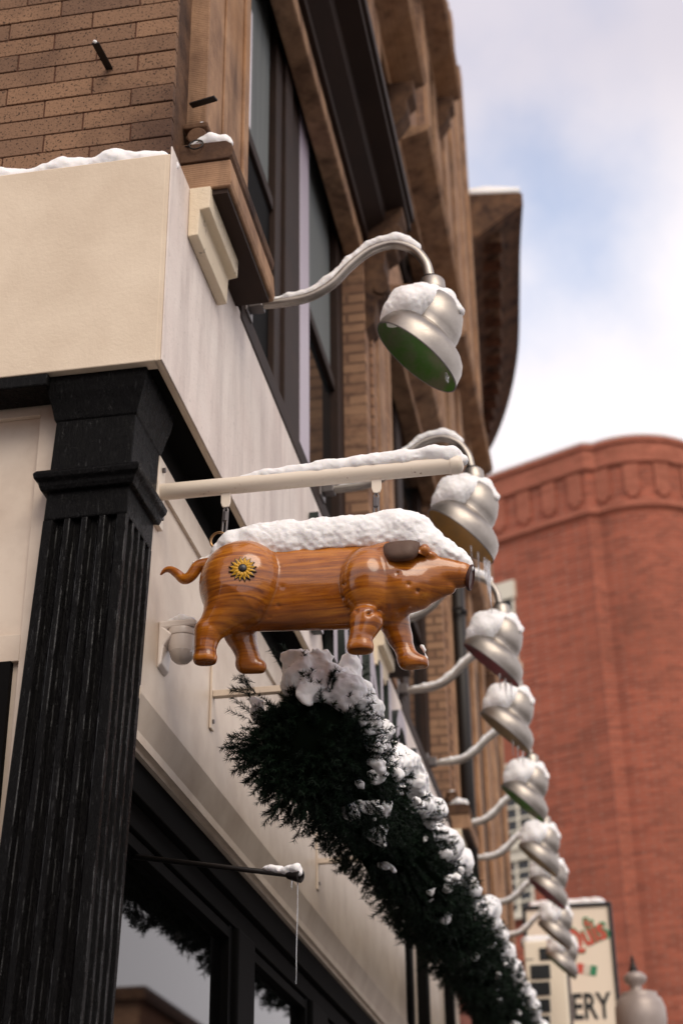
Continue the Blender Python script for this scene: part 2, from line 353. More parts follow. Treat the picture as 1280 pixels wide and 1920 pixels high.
def snet(fn, lo, hi, h):
    lo = np.array(lo, float); n = np.ceil((np.array(hi)-lo)/h).astype(int)+1
    ax = [lo[i]+h*np.arange(n[i]) for i in range(3)]
    P = np.stack(np.meshgrid(*ax, indexing='ij'), -1); f = fn(P)
    sgn = f < 0
    c8 = [(a, b, c) for a in (0, 1) for b in (0, 1) for c in (0, 1)]
    sl = lambda A, o: A[o[0]:n[0]-1+o[0], o[1]:n[1]-1+o[1], o[2]:n[2]-1+o[2]]
    cnt = sum(sl(sgn, o).astype(int) for o in c8); act = (cnt > 0) & (cnt < 8)
    idx = -np.ones(act.shape, int); I = np.argwhere(act); idx[act] = np.arange(len(I))
    acc = np.zeros((len(I), 3)); num = np.zeros(len(I))
    for o in c8:
        for d in range(3):
            if o[d]: continue
            o2 = list(o); o2[d] = 1
            fa = f[I[:, 0]+o[0], I[:, 1]+o[1], I[:, 2]+o[2]]; fb = f[I[:, 0]+o2[0], I[:, 1]+o2[1], I[:, 2]+o2[2]]
            m = (fa < 0) != (fb < 0); t = np.where(m, fa/np.where(m, fa-fb, 1), 0)
            q = np.array(o, float)[None].repeat(len(I), 0); q[:, d] += t
            acc += q*m[:, None]; num += m
    V = lo+h*(I+acc/num[:, None]); F = []
    for d in range(3):
        a, b = [(1, 2), (2, 0), (0, 1)][d]
        s0 = [slice(None)]*3; s1 = [slice(None)]*3; s0[d] = slice(0, n[d]-1); s1[d] = slice(1, n[d])
        e = sgn[tuple(s0)] != sgn[tuple(s1)]
        E = np.argwhere(e); E = E[(E[:, a] > 0) & (E[:, b] > 0) & (E[:, a] < n[a]-1) & (E[:, b] < n[b]-1)]
        def g(da, db):
            q = E.copy(); q[:, a] -= da; q[:, b] -= db; return idx[q[:, 0], q[:, 1], q[:, 2]]
        q = np.stack([g(1, 1), g(0, 1), g(0, 0), g(1, 0)], 1)
        ins = sgn[E[:, 0], E[:, 1], E[:, 2]]; q[~ins] = q[~ins][:, ::-1]; F.append(q)
    F = np.concatenate(F); return V, F
def netobj(name, fn, lo, hi, h, mat, parent=None):
    V, F = snet(fn, lo, hi, h); off = np.zeros(3); p = parent
    while p: off += np.array(p.location); p = p.parent
    me = bpy.data.meshes.new(name); me.from_pydata([tuple(x) for x in (V-off)], [], [tuple(int(i) for i in q) for q in F]); me.update()
    me.polygons.foreach_set('use_smooth', [True]*len(me.polygons)); me.materials.append(mat)
    o = bpy.data.objects.new(name, me); COL.objects.link(o); o.parent = parent; return o
def rough(P, a1=.006, s1=28, a2=.0022, s2=90): return vnoise(P, s1)*a1*2+vnoise(P+3.3, s2)*a2*2
def snow_along(name, pts, rads, parent, h=.005, ys=1., sc=1., k=.01):
    """rounded rough snow laid along a path"""
    pts = [np.array(p, float) for p in pts]; rm = max(rads)*1.3+.02
    lo = np.min(pts, 0)-rm; hi = np.max(pts, 0)+rm
    def fn(P):
        d = None
        for i in range(len(pts)-1):
            e = sd_cone(P, pts[i], pts[i+1], rads[i], rads[i+1], ys); d = e if d is None else smin(d, e, k)
        return d+rough(P, .006*sc, 28/sc, .0022*sc, 90/sc)
    return netobj(name, fn, lo, hi, h, M['snow'], parent)

# ================================================================== setting: ground
def sheet(name, x0, x1, y0, y1, z, m, kind='structure'):
    b = MB(); b.add([(x0, y0, z), (x1, y0, z), (x1, y1, z), (x0, y1, z)], [(0, 1, 2, 3)]); return tag(b.build(name, m), kind=kind)
sheet('ground', -400, 400, -400, 400, 0, M['ground'])
sheet('road', 2.2, 10.5, -60, 80, .004, M['road'])
MB().box(-.1, 2.2, -20, 60, .0, .13).build('pavement', M['pave'], bevel=.01)['kind'] = 'structure'
MB().box(10.5, 13, -40, 60, .0, .13).build('pavement', M['pave'], bevel=.01)['kind'] = 'structure'

# ================================================================== corner building
B = thing('corner_building', (0, 0, 0), 'tan brick corner building with cream stucco fascia and black shopfront column', 'building')
FT, FB = 5.10, 4.285
# -- fascia: hollow box band round the corner with a thin lower lip
f = MB()
f.box(-6.0, -.012, .0, .05, FB, FT); 
f.box(-.022, .0, .0012, 5.2, FB, FT+.0); 
fo = f.build('fascia', M['cream'], B, bevel=.004)
f = MB(); f.box(.0005, .006, .0, 9.6, FB, FT+.03)
f.box(-.03, .0, 5.2, 9.6, FB, FT)
fs = f.build('street_fascia', M['fascia'], B, bevel=.003)
MB().box(-6.0, -.023, .052, 9.6, FB+.03, FB+.12).build('soffit', M['soffit'], B)
MB().box(-6.0, -.03, .05, 9.6, FT-.14, FT-.004).build('fascia_deck', M['stone'], B)
# -- roman brick front wall, brick by brick
Bh, Bl = .079, .305
bk = MB(); tones = []
z = FT+.012; row = 0
y0 = .10
while z < 7.6:
    xr = -.032; first = Bl*(1 if row % 2 else .5)*(1+.06*math.sin(row*5))
    x = xr
    k = 0
    while x > -5.5:
        ln = (first if k == 0 else Bl)*random.uniform(.96, 1.04)
        j = random.uniform(-.002, .002)
        bk.box(x-ln+.0055, x, y0+j, y0+.03, z, z+Bh-.0055); tones.append(min(1, max(0, random.gauss(.45, .28))))
        x -= ln; k += 1
    # the bricks turning the corner
    yy = y0+.105
    z += Bh; row += 1
bo = bk.build('brick_face', M['roman'], B, bevel=.0025)
at = bo.data.attributes.new('tone', 'FLOAT', 'FACE'); vals = []
for t in tones: vals += [t]*6
at.data.foreach_set('value', vals)
f = MB(); f.box(-.09, -.0335, y0+.0315, .285, FT+.01, 7.6); f.build('corner_stone', M['darkstone'], B, bevel=.004)
MB().box(-6.0, -.04, y0+.006, .29, FT, 19).build('backing_wall', M['mortar'], B)
MB().box(-6.0, -.037, .27, 1.0, FT, 19).build('side_wall', M['darkstone'], B)
snow_along('ledge_snow', [(-.9, .055, 5.105), (-.60, .05, 5.117), (-.5, .05, 5.112), (-.40, .052, 5.124), (-.3, .055, 5.117), (-.2, .05, 5.126), (-.12, .055, 5.115), (-.045, .055, 5.112), (-.012, .06, 5.104)],
           [.040, .044, .030, .050, .040, .052, .040, .036, .022], B, .005, 1.0, 1.3)
# -- storefront column
def cx(px, py): return W(px, py, 1, .06)
def lerp(a, b, t): return a+(b-a)*t
zT, zC = cx(250, 741)[2], 3.93
xl = lambda z: -.352-(3.95-z)*.045; xr = lambda z: -.094-(3.95-z)*.030
Y0, YD = .06, .325
cp = thing('column', (0, 0, 0), None, None); cp.parent = B
def colsec(z, flute):
    l_, r_ = xl(z), xr(z); o = [(l_, Y0)]; w_ = r_-l_
    if flute:
        for k in range(4):
            c = l_+w_*(.185+.21*k); hw = w_*.05
            o += [(c-hw-.006, Y0), (c-hw+.004, Y0+.020), (c+hw-.004, Y0+.020), (c+hw+.006, Y0)]
    o.append((r_, Y0))
    if flute:
        for k in range(4):
            c = Y0+(YD-Y0)*(.17+.22*k); hw = .015
            o += [(r_, c-hw-.006), (r_-.014, c-hw+.003), (r_-.014, c+hw-.003), (r_, c+hw+.006)]
    o += [(r_, YD), (l_, YD)]
    return [(x, y, z) for x, y in o]
b = MB(); zs = [0.0, 1, 2, 2.6, 3.0, 3.3, 3.6, 3.795]; n = None
for i, z_ in enumerate(zs):
    v_ = colsec(z_, True); n = len(v_); b.v += v_
    if i: b.f += [((i-1)*n+k, (i-1)*n+(k+1) % n, i*n+(k+1) % n, i*n+k) for k in range(n)]
so_ = b.build('shaft', M['black'], cp, bevel=.0022); so_.data.materials.append(M['edge']); so_.modifiers['bevel'].material = 1
b = MB(); v0, v1 = colsec(3.7955, False), colsec(4.33, False)
b.add(v0+v1, [(0, 1, 5, 4), (1, 2, 6, 5), (2, 3, 7, 6), (3, 0, 4, 7), (3, 2, 1, 0), (4, 5, 6, 7)]); b.build('neck_block', M['black'], cp, bevel=.006)
def moulding(name, prof, mat, par, ys=(Y0, YD)):
    """prof: (outward, z) swept round the left, front and right faces"""
    b = MB(); n = len(prof)
    for d, z in prof: b.v += [(xl(z)-d, YD+.02, z), (xl(z)-d, Y0-d, z), (xr(z)+d, Y0-d, z), (xr(z)+d, ys[1]+min(d, .012), z)]
    for i in range(n-1):
        for k in range(3): b.f.append((i*4+k, i*4+k+1, i*4+k+5, i*4+k+4))
    for k in (3,): b.f.append(tuple(i*4+k for i in range(n)))
    b.f.append(tuple(i*4+0 for i in range(n))[::-1])
    b.f += [(0, 1, 2, 3), tuple((n-1)*4+k for k in range(4))[::-1]]
    return b.build(name, mat, par, bevel=.003)
moulding('collar', [(-.01, 3.885), (.014, 3.89), (.02, 3.903), (.022, 3.915), (.034, 3.925), (.038, 3.94), (.03, 3.952), (-.01, 3.958)], M['black'], cp)
moulding('capital', [(-.01, 4.13), (.004, 4.14), (.01, 4.165), (.018, 4.195), (.028, 4.225), (.034, 4.255), (.035, 4.2835), (-.01, 4.2838)], M['black'], cp)
# -- cream shopfront to the left of the column
f = MB(); yp = .13
f.box(-6.0, -.30, yp+.02, yp+.06, 0, 4.32); f.build('front_panel', M['paint'], B)
f = MB(); P1 = W(62, 900, 1, yp); P2 = W(0, 1192, 1, yp)
f.box(-.425, -.30, yp-.0, yp+.02, 0, 4.32); f.box(-6.0, -.425, yp-.0, yp+.02, 4.215, 4.32)
zb = P2[2]; f.box(-6.0, -.425, yp-.0, yp+.02, zb-.085, zb)
f.build('front_panel_frame', M['paint'], B, bevel=.002)
f = MB(); f.box(-6.0, -.447, yp-.004, yp+.019, 0.4, zb-.0855); f.build('front_window', M['blackplain'], B)
MB().box(-6.0, -.36, .0, .12, 4.24, 4.284).build('front_soffit_band', M['black'], B, bevel=.006)
# -- lower sign board along the street
XB = -.112
f = MB(); f.box(-.30, XB, YD-.01, 6.0, 3.34, 4.17)
f.build('sign_board', M['paint'], B, bevel=.002)
f = MB(); f.box(XB, XB+.012, YD-.01, 6.0, 4.06, 4.168); f.build('board_rail', M['paint'], B, bevel=.002)
MB().box(-.30, -.125, YD, 9.6, 4.171, 4.32).build('board_head', M['soffit'], B)
f = MB(); f.prism([(-.30, 3.339), (XB+.004, 3.339), (XB+.004, 3.325), (-.135, 3.235), (-.135, 3.205), (-.155, 3.205), (-.155, 3.19), (-.30, 3.19)], 1, YD-.01, 6.0)
f.build('board_moulding', M['paint'], B)
MB().box(-.34, -.17, YD-.01, 6.0, 3.08, 3.189).build('window_head', M['blackplain'], B, bevel=.004)
MB().box(-.34, -.20, YD-.01, 6.0, 3.0, 3.079).build('window_head_bead', M['blackplain'], B, bevel=.004)
XG = -.24
for i, (ya, yb) in enumerate(((.33, 1.90), (2.2, 3.35), (3.75, 5.0), (5.2, 5.95))):
    wd = thing('shop_window', (XG, (ya+yb)/2, 1.5), None, None); wd.parent = B
    MB().add([(XG, ya, .5), (XG, yb, .5), (XG, yb, 3.02), (XG, ya, 3.02)], [(0, 1, 2, 3)]).build('pane', M['shopglass'], wd)
    f = MB()
    f.box(XG-.03, XG+.03, ya-.02, ya+.03, .5, 3.0); f.box(XG-.03, XG+.03, yb-.03, yb+.02, .5, 3.0)
    f.box(XG-.03, XG+.03, ya+.031, yb-.031, .5, .54); f.box(XG-.03, XG+.03, ya+.031, yb-.031, 2.95, 2.99)
    f.build('frame', M['blackplain'], wd, bevel=.002)
for ya, yb in ((1.94, 2.18), (3.39, 3.73), (5.03, 5.18)):
    MB().box(XG-.1, XG+.055, ya-.02, yb+.02, .4, 3.0).build('window_post', M['blackplain'], B, bevel=.01)
MB().box(-.4, XG+.04, .33, 6.0, 0, .5).build('stall_riser', M['blackplain'], B, bevel=.01)
MB().box(-6.0, -.42, .34, 12.0, 0, 4.2).build('shop_core', M['blackplain'], B)
# next shopfront beyond
f = MB(); f.box(-.36, -.16, 6.25, 9.6, 0, 4.16); f.build('next_board', M['paint'], B, bevel=.003)
f = MB()
for yy in (6.1, 6.9, 8.5): f.box(-.30, -.09, yy, yy+.13, 0, 4.16)
f.build('dark_pilaster', M['blackplain'], B, bevel=.006)
# -- fascia top ledge
MB().box(-.2, .012, .97, 4.2, 5.103, 5.2).build('fascia_ledge', M['timber'], B, bevel=.006)
MB().box(-.2, .012, 5.3, 9.6, 5.103, 5.2).build('fascia_ledge', M['timber'], B, bevel=.006)
# -- upper facade
PER = 3.92; Z2 = 8.1
def pier(y, z0, z1, w=.68):
    f = MB(); f.box(-.3, .0, y, y+w, z0, z1)
    f.box(.0005, .022, y+.16, y+w-.16, z0+.3, z1-.3)
    return f
pr = MB(); pr.box(-.3, .036, .288, .93, 5.3, 8.0); pr.box(.0362, .045, .50, .56, 5.33, 8.0); pr.box(.0362, .05, .80, .86, 5.33, 8.0)
pr.build('stone_pilaster', M['stone'], B, bevel=.006)
for k in range(1, 4):
    f = pier(.28+PER*k, 5.2, 18.2, 1.0); f.build('brick_pier', M['brick'], B, bevel=.006)
    f = MB(); y = .28+PER*k
    f.box(.001, .04, y+.30, y+.55, 5.3, 18.2); f.build('stone_pilaster', M['stone'], B, bevel=.01)
    f = MB(); f.box(.001, .03, y+.75, y+.92, 5.3, 18.2); f.build('stone_pilaster', M['stone'], B, bevel=.01)
MB().box(-.3, -.02, .29, 1.2, 8.0, 18.2).build('upper_pier', M['brick'], B)
MB().box(-3, -.3, .3, 13.6, 5.1, 18.4).build('wall_core', M['blackplain'], B)
def upper_window(y0, y1, z0, z1, big=False):
    wd = thing('window', (-.19, (y0+y1)/2, z0), None, None); wd.parent = B
    MB().add([(-.19, y0, z0), (-.19, y1, z0), (-.19, y1, z1), (-.19, y0, z1)], [(0, 1, 2, 3)]).build('pane', M['glass'], wd)
    f = MB(); f.box(-.25, -.14, y0, y0+.05, z0, z1); f.box(-.25, -.14, y1-.2, y1, z0, z1)
    f.box(-.25, -.15, y0, y1, z0, z0+.08)
    if big:
        f.box(-.25, -.15, 2.27, 2.89, z0, z1); f.box(-.25, -.16, y0+.05, 2.27, 6.66, 6.735); f.box(-.25, -.16, 3.15, y1-.2, 6.66, 6.735)
        f.box(-.25, -.13, 2.42, 2.60, z0, z1)
    else:
        m = (y0+y1)/2; f.box(-.25, -.13, m-.15, m+.15, z0, z1); f.box(-.25, -.16, y0, y1, (z0+z1)/2, (z0+z1)/2+.07)
    f.build('frame', M['timber'], wd, bevel=.006)
    if big:
        MB().box(-.23, -.148, 2.892, 3.14, z0, z1).build('pale_mullion', M['lilac'], wd, bevel=.006)
        MB().box(-.188, -.186, 1.4, 1.86, 6.84, 7.6).build('paper_sheet', M['blind'], wd)
        f = MB(); f.box(-.189, -.180, y0+.05, 2.27, z0+.08, 6.655); f.build('lower_sash', M['soffit'], wd)
        MB().box(-.1885, -.187, 1.03, 2.26, 6.74, z1).build('curtain', M['curtain'], wd); MB().box(-.1885, -.187, 3.16, y1-.21, 6.74, z1).build('curtain', M['curtain'], wd)  # panels over the upper glass, sky reflection painted in their colour
for k in range(0, 4):
    ya = .97 if k == 0 else .28+PER*k+1.0; yb = .28+PER*(k+1)
    if k == 3: yb = 13.6
    upper_window(ya, yb, 5.2, Z2, k == 0)
    upper_window(ya, yb, 9.2, 11.3); upper_window(ya, yb, 12.4, 14.6)
    for z0, z1 in ((Z2+.001, 9.2), (11.3, 12.4), (14.6, 18.2)):
        MB().box(-.3, -.03, ya, yb, z0, z1).build('spandrel', M['brick'], B)
# hoods with scroll brackets
def slim_hood(y0, y1, z, dx=.2, snow=True):
    h = thing('string_course', (0, y1, z), None, None); h.parent = B
    f = MB(); f.prism([(-.12, z-.2), (.015, z-.2), (.02, z-.12), (dx*.6, z-.08), (dx*.9, z-.05), (dx, z), (-.02, z+.02), (-.12, z+.02)], 1, y0, y1)
    f.build('cornice', M['stone'], h)
    f = MB(); f.prism([(.001, z-.201), (dx*.7, z-.201), (dx*.7, z-.34), (dx*.5, z-.40), (dx*.52, z-.5), (dx*.3, z-.6), (.001, z-.7)], 1, y1-.25, y1-.05); f.build('scroll_bracket', M['darkstone'], h, bevel=.01)
    if snow: snow_along('snow_cap', [(dx*.45, y1-.9, z+.0), (dx*.6, y1-.12, z+.03), (dx*.7, y1-.02, z+.01)], [.02, .06, .04], h, .02, 1, 2)
    return h
def hood(y0, y1, z, dx, mat='darkstone', snow=True):
    h = thing('window_hood', (0, y1, z), None, None); h.parent = B
    f = MB(); f.prism([(-.12, z-.42), (.03, z-.42), (.03, z-.34), (dx*.45, z-.27), (dx*.5, z-.2), (dx*.92, z-.16), (dx*.92, z-.1), (dx, z-.09), (dx, z-.0), (-.02, z+.03), (-.12, z+.03)], 1, y0, y1)
    f.build('cornice', M['timber'], h)
    f = MB(); f.box(-.12, .0, y0, y1, z-.55, z-.421); f.build('architrave', M['stone'], h, bevel=.01)
    for yy in (y1-.28, y0+.05):
        f = MB()
        pts = [(.0, -.17), (dx*.86, -.17), (dx*.86, -.24), (dx*.74, -.30), (dx*.76, -.40), (dx*.66, -.48), (dx*.45, -.52), (dx*.42, -.64), (dx*.5, -.74), (dx*.42, -.86), (dx*.25, -.90), (dx*.18, -1.05), (.0, -1.1)]
        f.prism([(x+.001, z+q) for x, q in pts], 1, yy, yy+.2)
        f.tube([(dx*.62, yy-.012, z-.38), (dx*.62, yy+.212, z-.38)], .07, 16); f.tube([(dx*.36, yy-.012, z-.8), (dx*.36, yy+.212, z-.8)], .05, 16)
        f.build('scroll_bracket', M['darkstone'], h, bevel=.006)
    if snow: snow_along('snow_cap', [(dx*.55, y1-1.2, z+.0), (dx*.7, y1-.15, z+.02), (dx*.75, y1-.03, z+.01)], [.03, .07, .05], h, .02, 1, 2)
    return h
hood(.9, 4.5, 8.33, .3)
slim_hood(5.2, 8.6, 8.25, .18); slim_hood(9.1, 12.4, 8.25, .18)
slim_hood(2.0, 5.93, 10.8, .3); slim_hood(6.23, 8.95, 10.6, .28); slim_hood(9.3, 12.2, 10.6, .25)
slim_hood(4.0, 10.1, 14.4, .3, snow=False)
for k, (dx_, z_) in enumerate(((.12, 8.62), (.17, 8.44), (.24, 8.26))):
    h = thing('stepped_ledge', (0, 8.7, z_), None, None); h.parent = B
    MB().box(-.02, dx_, 8.61, 9.0, z_-.1, z_).build('stone_step', M['darkstone'], h, bevel=.01)
    snow_along('snow_cap', [(.0, 8.68, z_+.0), (dx_*.5, 8.66, z_+.015), (dx_-.02, 8.68, z_+.0)], [.03, .045, .025], h, .015, 1, 1.6)

# pilaster bases (stone block, soffit and painted corbel), repeated at each pier
def pbase(y, snow=False, w=.70):
    h = thing('pilaster_base', (0, y, 5.1), None, None); h.parent = B
    Z = 5.125
    f = MB(); f.prism([(-.036, Z), (.146, Z), (.152, Z+.02), (.146, Z+.115), (-.036, Z+.115)], 1, y, y+w)
    f.build('stone_block', M['stone'], h, bevel=.004)
    f = MB(); f.prism([(-.036, Z+.116), (.142, Z+.116), (.152, Z+.13), (.156, Z+.155), (.150, Z+.18), (.13, Z+.195), (-.036, Z+.198)], 1, y-.008, y+w-.03)
    f.build('torus', M['darkstone'], h, bevel=.004)
    f = MB(); f.tube([(.02, y+.002, Z+.245), (.02, y+.12, Z+.245)], .036, 16); f.box(-.03, .058, y+.004, y+.12, Z+.281, Z+.305); f.build('scroll', M['darkstone'], h, bevel=.006)
    f = MB(); f.prism([(.0072, Z-.002), (.082, Z-.002), (.080, Z-.095), (.046, Z-.10), (.043, Z-.205), (.0072, Z-.208)], 1, y-.012, y+.40)
    f.build('painted_corbel', M['corbel'], h, bevel=.004)
    f = MB(); f.box(-.0, .136, y+.012, y+w-.03, Z-.022, Z-.0025); f.build('base_soffit', M['timber'], h)
    if snow:
        snow_along('snow_cap', [(-.01, y+.03, Z+.198), (.02, y+.025, Z+.212), (.07, y+.022, Z+.218), (.115, y+.02, Z+.212), (.138, y+.018, Z+.200)], [.012, .022, .034, .026, .010], h, .004, 1)
        snow_along('snow_cap', [(.0, y+.03, Z+.306), (.03, y+.03, Z+.310)], [.008, .012], h, .003, 1, .5)
    return h
pbase(.225, True)
for k in range(1, 3): pbase(.28+PER*k-.1, True)
# drainpipe
D = thing('drainpipe', (.1, 8.6, 3.5), 'dark drainpipe with pale glint running down the brick front', 'drainpipe')
MB().tube([(.09, 8.6, 3.6), (.09, 8.6, 9.0)], .06, 16).build('pipe', M['iron'], D, smooth=True)
MB().tube([(.0, 8.5, 7.2), (.13, 8.5, 7.2), (.16, 8.6, 7.2), (.13, 8.7, 7.2), (.0, 8.7, 7.2)], .015, 6).build('clip', M['iron'], D)
# snowy box on the facade further along
MB().box(-.03, .02, 9.6, 14.2, .0, 18.2).build('far_bay', M['stone'], B, bevel=.02)
for yy in (10.2, 11.3, 12.5, 13.6):
    MB().box(.021, .06, yy, yy+.3, 4.2, 18.2).build('stone_pilaster', M['stone'], B, bevel=.02)
for yy in (10.6, 12.9): MB().box(.0205, .03, yy, yy+.45, 4.6, 7.6).build('window', M['blackplain'], B)

# ================================================================== lettering on the fascia
Lt = thing('sign_lettering', (.008, 2.2, 4.4), 'grey raised capital letters with dark green edges on the cream fascia', 'sign lettering')
def textmesh(txt, size, depth, font_scale_x=1.):
    cu = bpy.data.curves.new('t', 'FONT'); cu.body = txt; cu.size = size; cu.extrude = depth; cu.offset = size*.022
    ob = bpy.data.objects.new('t', cu); COL.objects.link(ob); dg = bpy.context.evaluated_depsgraph_get(); dg.update()
    me = bpy.data.meshes.new_from_object(ob.evaluated_get(dg)); bpy.data.objects.remove(ob); bpy.data.curves.remove(cu)
    return me
def place_text(txt, name, mat, parent, M4, size, depth, edge=None):
    me = textmesh(txt, size, depth); me.name = name
    off = Vector((0, 0, 0)); p = parent
    while p: off += p.location; p = p.parent
    me.transform(Matrix.Translation(-off) @ M4); me.materials.clear(); me.materials.append(mat)
    if edge:
        me.materials.append(edge); ax = (M4.to_3x3() @ Vector((0, 0, 1))).normalized()
        for q in me.polygons:
            if abs(q.normal.dot(ax)) < .6: q.material_index = 1
    o = bpy.data.objects.new(name, me); COL.objects.link(o); o.parent = parent; return o
street = Matrix(((0, 0, 1, 0), (1, 0, 0, 0), (0, 1, 0, 0), (0, 0, 0, 1)))   # text x -> +y, text y -> +z, face -> +x
for ch, yy in zip('MONICA', (2.28, 2.95, 3.72, 4.38, 4.68, 5.42)):
    place_text(ch, 'letter', M['letter'], Lt, Matrix.Translation((.032, yy, 4.40)) @ street @ Matrix.Diagonal((.85, 1, 1, 1)), .78, .022, M['letteredge'])

# ================================================================== round-corner cornice building beyond
def offset_path(path, d):
    o = []
    for i, p in enumerate(path):
        a = Vector(path[max(i-1, 0)]); c = Vector(path[min(i+1, len(path)-1)]); t = (c-a).normalized(); o.append(Vector(p)+Vector((t.y, -t.x))*d)
    return o
def band(b, path, prof):
    """sweep a closed (outward, z) profile along a plan path"""
    n = len(prof); m = len(path); base = len(b.v)
    offs = [offset_path(path, d) for d, z in prof]
    for i in range(m):
        for k, (d, z) in enumerate(prof): b.v.append((offs[k][i].x, offs[k][i].y, z))
    for i in range(m-1):
        for k in range(n): b.f.append((base+i*n+k, base+i*n+(k+1) % n, base+(i+1)*n+(k+1) % n, base+(i+1)*n+k))
    b.f += [tuple(base+k for k in range(n)), tuple(base+(m-1)*n+k for k in range(n))[::-1]]; return b
HZ = 16.0
C = thing('bay_building', (0, 14.2, 0), 'brown building further down the street with a deep curved roof cornice', 'building')
edge = [W(q[0], q[1], 2, HZ) for q in ((980, 385), (975, 470), (974, 560), (972, 650), (962, 720), (946, 780), (926, 830), (905, 868), (880, 920))]
ed = [Vector((p[0], p[1])) for p in edge]; ed = [Vector((q.x, q.y)) for q in spline([(p.x, p.y, 0) for p in ed], 5)]
b = MB(); band(b, ed, [(0, HZ+.02), (0, HZ+.22), (-.1, HZ+.24), (-.9, HZ+.24), (-1.3, HZ+.24), (-1.3, HZ-.8), (-.8, HZ-.75), (-.72, HZ-.55), (-.40, HZ-.28), (-.12, HZ-.06)])
b.build('roof_cornice', M['darkstone'], C)
b = MB(); band(b, ed, [(-.03, HZ+.245), (-.03, HZ+.33), (-.5, HZ+.38), (-1.2, HZ+.3), (-1.2, HZ+.245)]); b.build('snow_cap', M['snow'], C, smooth=True)
off = offset_path(ed, -.42)
for i in range(2, len(off)-1, 2):
    p = off[i]; MB().box(p.x-.3, p.x+.12, p.y-.14, p.y+.14, HZ-.42, HZ-.2).build('modillion', M['darkstone'], C, bevel=.02)
wl = offset_path(ed, -.85)
b = MB(); band(b, wl, [(0, 0), (0, HZ-.3), (-.3, HZ-.3), (-.3, 0)]); b.build('wall', M['redtrim'], C)

# ================================================================== red brick building at the end of the street
RH = 25.0
RB = thing('red_brick_building', (1.3, 37, 0), 'tall red brick building with a rounded corner and corbelled parapet', 'building')
rp = [(-9.0, 42.6), (-4.2, 39.75), (-1.68, 38.46), (1.28, 36.99)]
cxr, cyr, rr = 2.75, 38.75, 2.05
arc = []
for t in np.linspace(-132, 62, 34): arc.append((cxr+1.02*rr*math.cos(R(t)), cyr+.98*rr*math.sin(R(t))))
arc = [(1.36, 36.93)]+arc[2:]
full = [Vector(p) for p in rp+arc+[(cxr+.4, 48)]]
def dens(path, st):
    o = [path[0]]
    for a_, b_ in zip(path, path[1:]):
        k = max(1, int((b_-a_).length/st)); o += [a_+(b_-a_)*(j/k) for j in range(1, k+1)]
    return o
full = dens(full, .6)
b = MB(); band(b, full, [(0, 0), (0, RH-.1), (-.4, RH-.1), (-.4, 0)]); b.build('wall', M['redbrick'], RB)
b = MB()
band(b, full, [(0.001, 22.75), (.12, 22.85), (.12, 23.0), (.06, 23.05), (0.001, 23.05)])
band(b, full, [(.001, 24.22), (.10, 24.30), (.10, 24.42), (.05, 24.46), (.05, 24.92), (.12, 24.96), (.12, 25.1), (-.4, 25.1), (-.4, 24.22)])
b.build('parapet_course', M['redtrim'], RB)
b = MB()
segs = dens(full, .1); acc = 0; nxt = .0
pth = [segs[0]]
L_ = [0]
for a_, b_ in zip(segs, segs[1:]): L_.append(L_[-1]+(b_-a_).length)
def at_len(s):
    i = min(max(np.searchsorted(L_, s)-1, 0), len(segs)-2); t = (s-L_[i])/max(1e-6, L_[i+1]-L_[i]); p = segs[i].lerp(segs[i+1], t); d = (segs[i+1]-segs[i]).normalized(); return p, d
s = .3
while s < L_[-1]-.5:
    for (wd, z0, z1, dd) in ((.42, 23.30, 24.2185, .07),):
        p, d = at_len(s); nv = Vector((d.y, -d.x))
        q = [p-d*wd/2-nv*.05, p+d*wd/2-nv*.05, p+d*wd/2+nv*dd, p-d*wd/2+nv*dd]
        b.prism([(v.x, v.y) for v in q], 2, z0, z1)
        q = [p-d*wd*.3-nv*.05, p+d*wd*.3-nv*.05, p+d*wd*.3+nv*dd*.9, p-d*wd*.3+nv*dd*.9]; b.prism([(v.x, v.y) for v in q], 2, z0-.12, z0-.001)
    s += .86
b.build('corbel_table', M['redtrim'], RB)
b = MB(); band(b, full, [(.0, 25.101), (.1, 25.15), (.1, 25.24), (-.35, 25.24), (-.38, 25.101)]); b.build('snow_cap', M['snow'], RB, smooth=True)
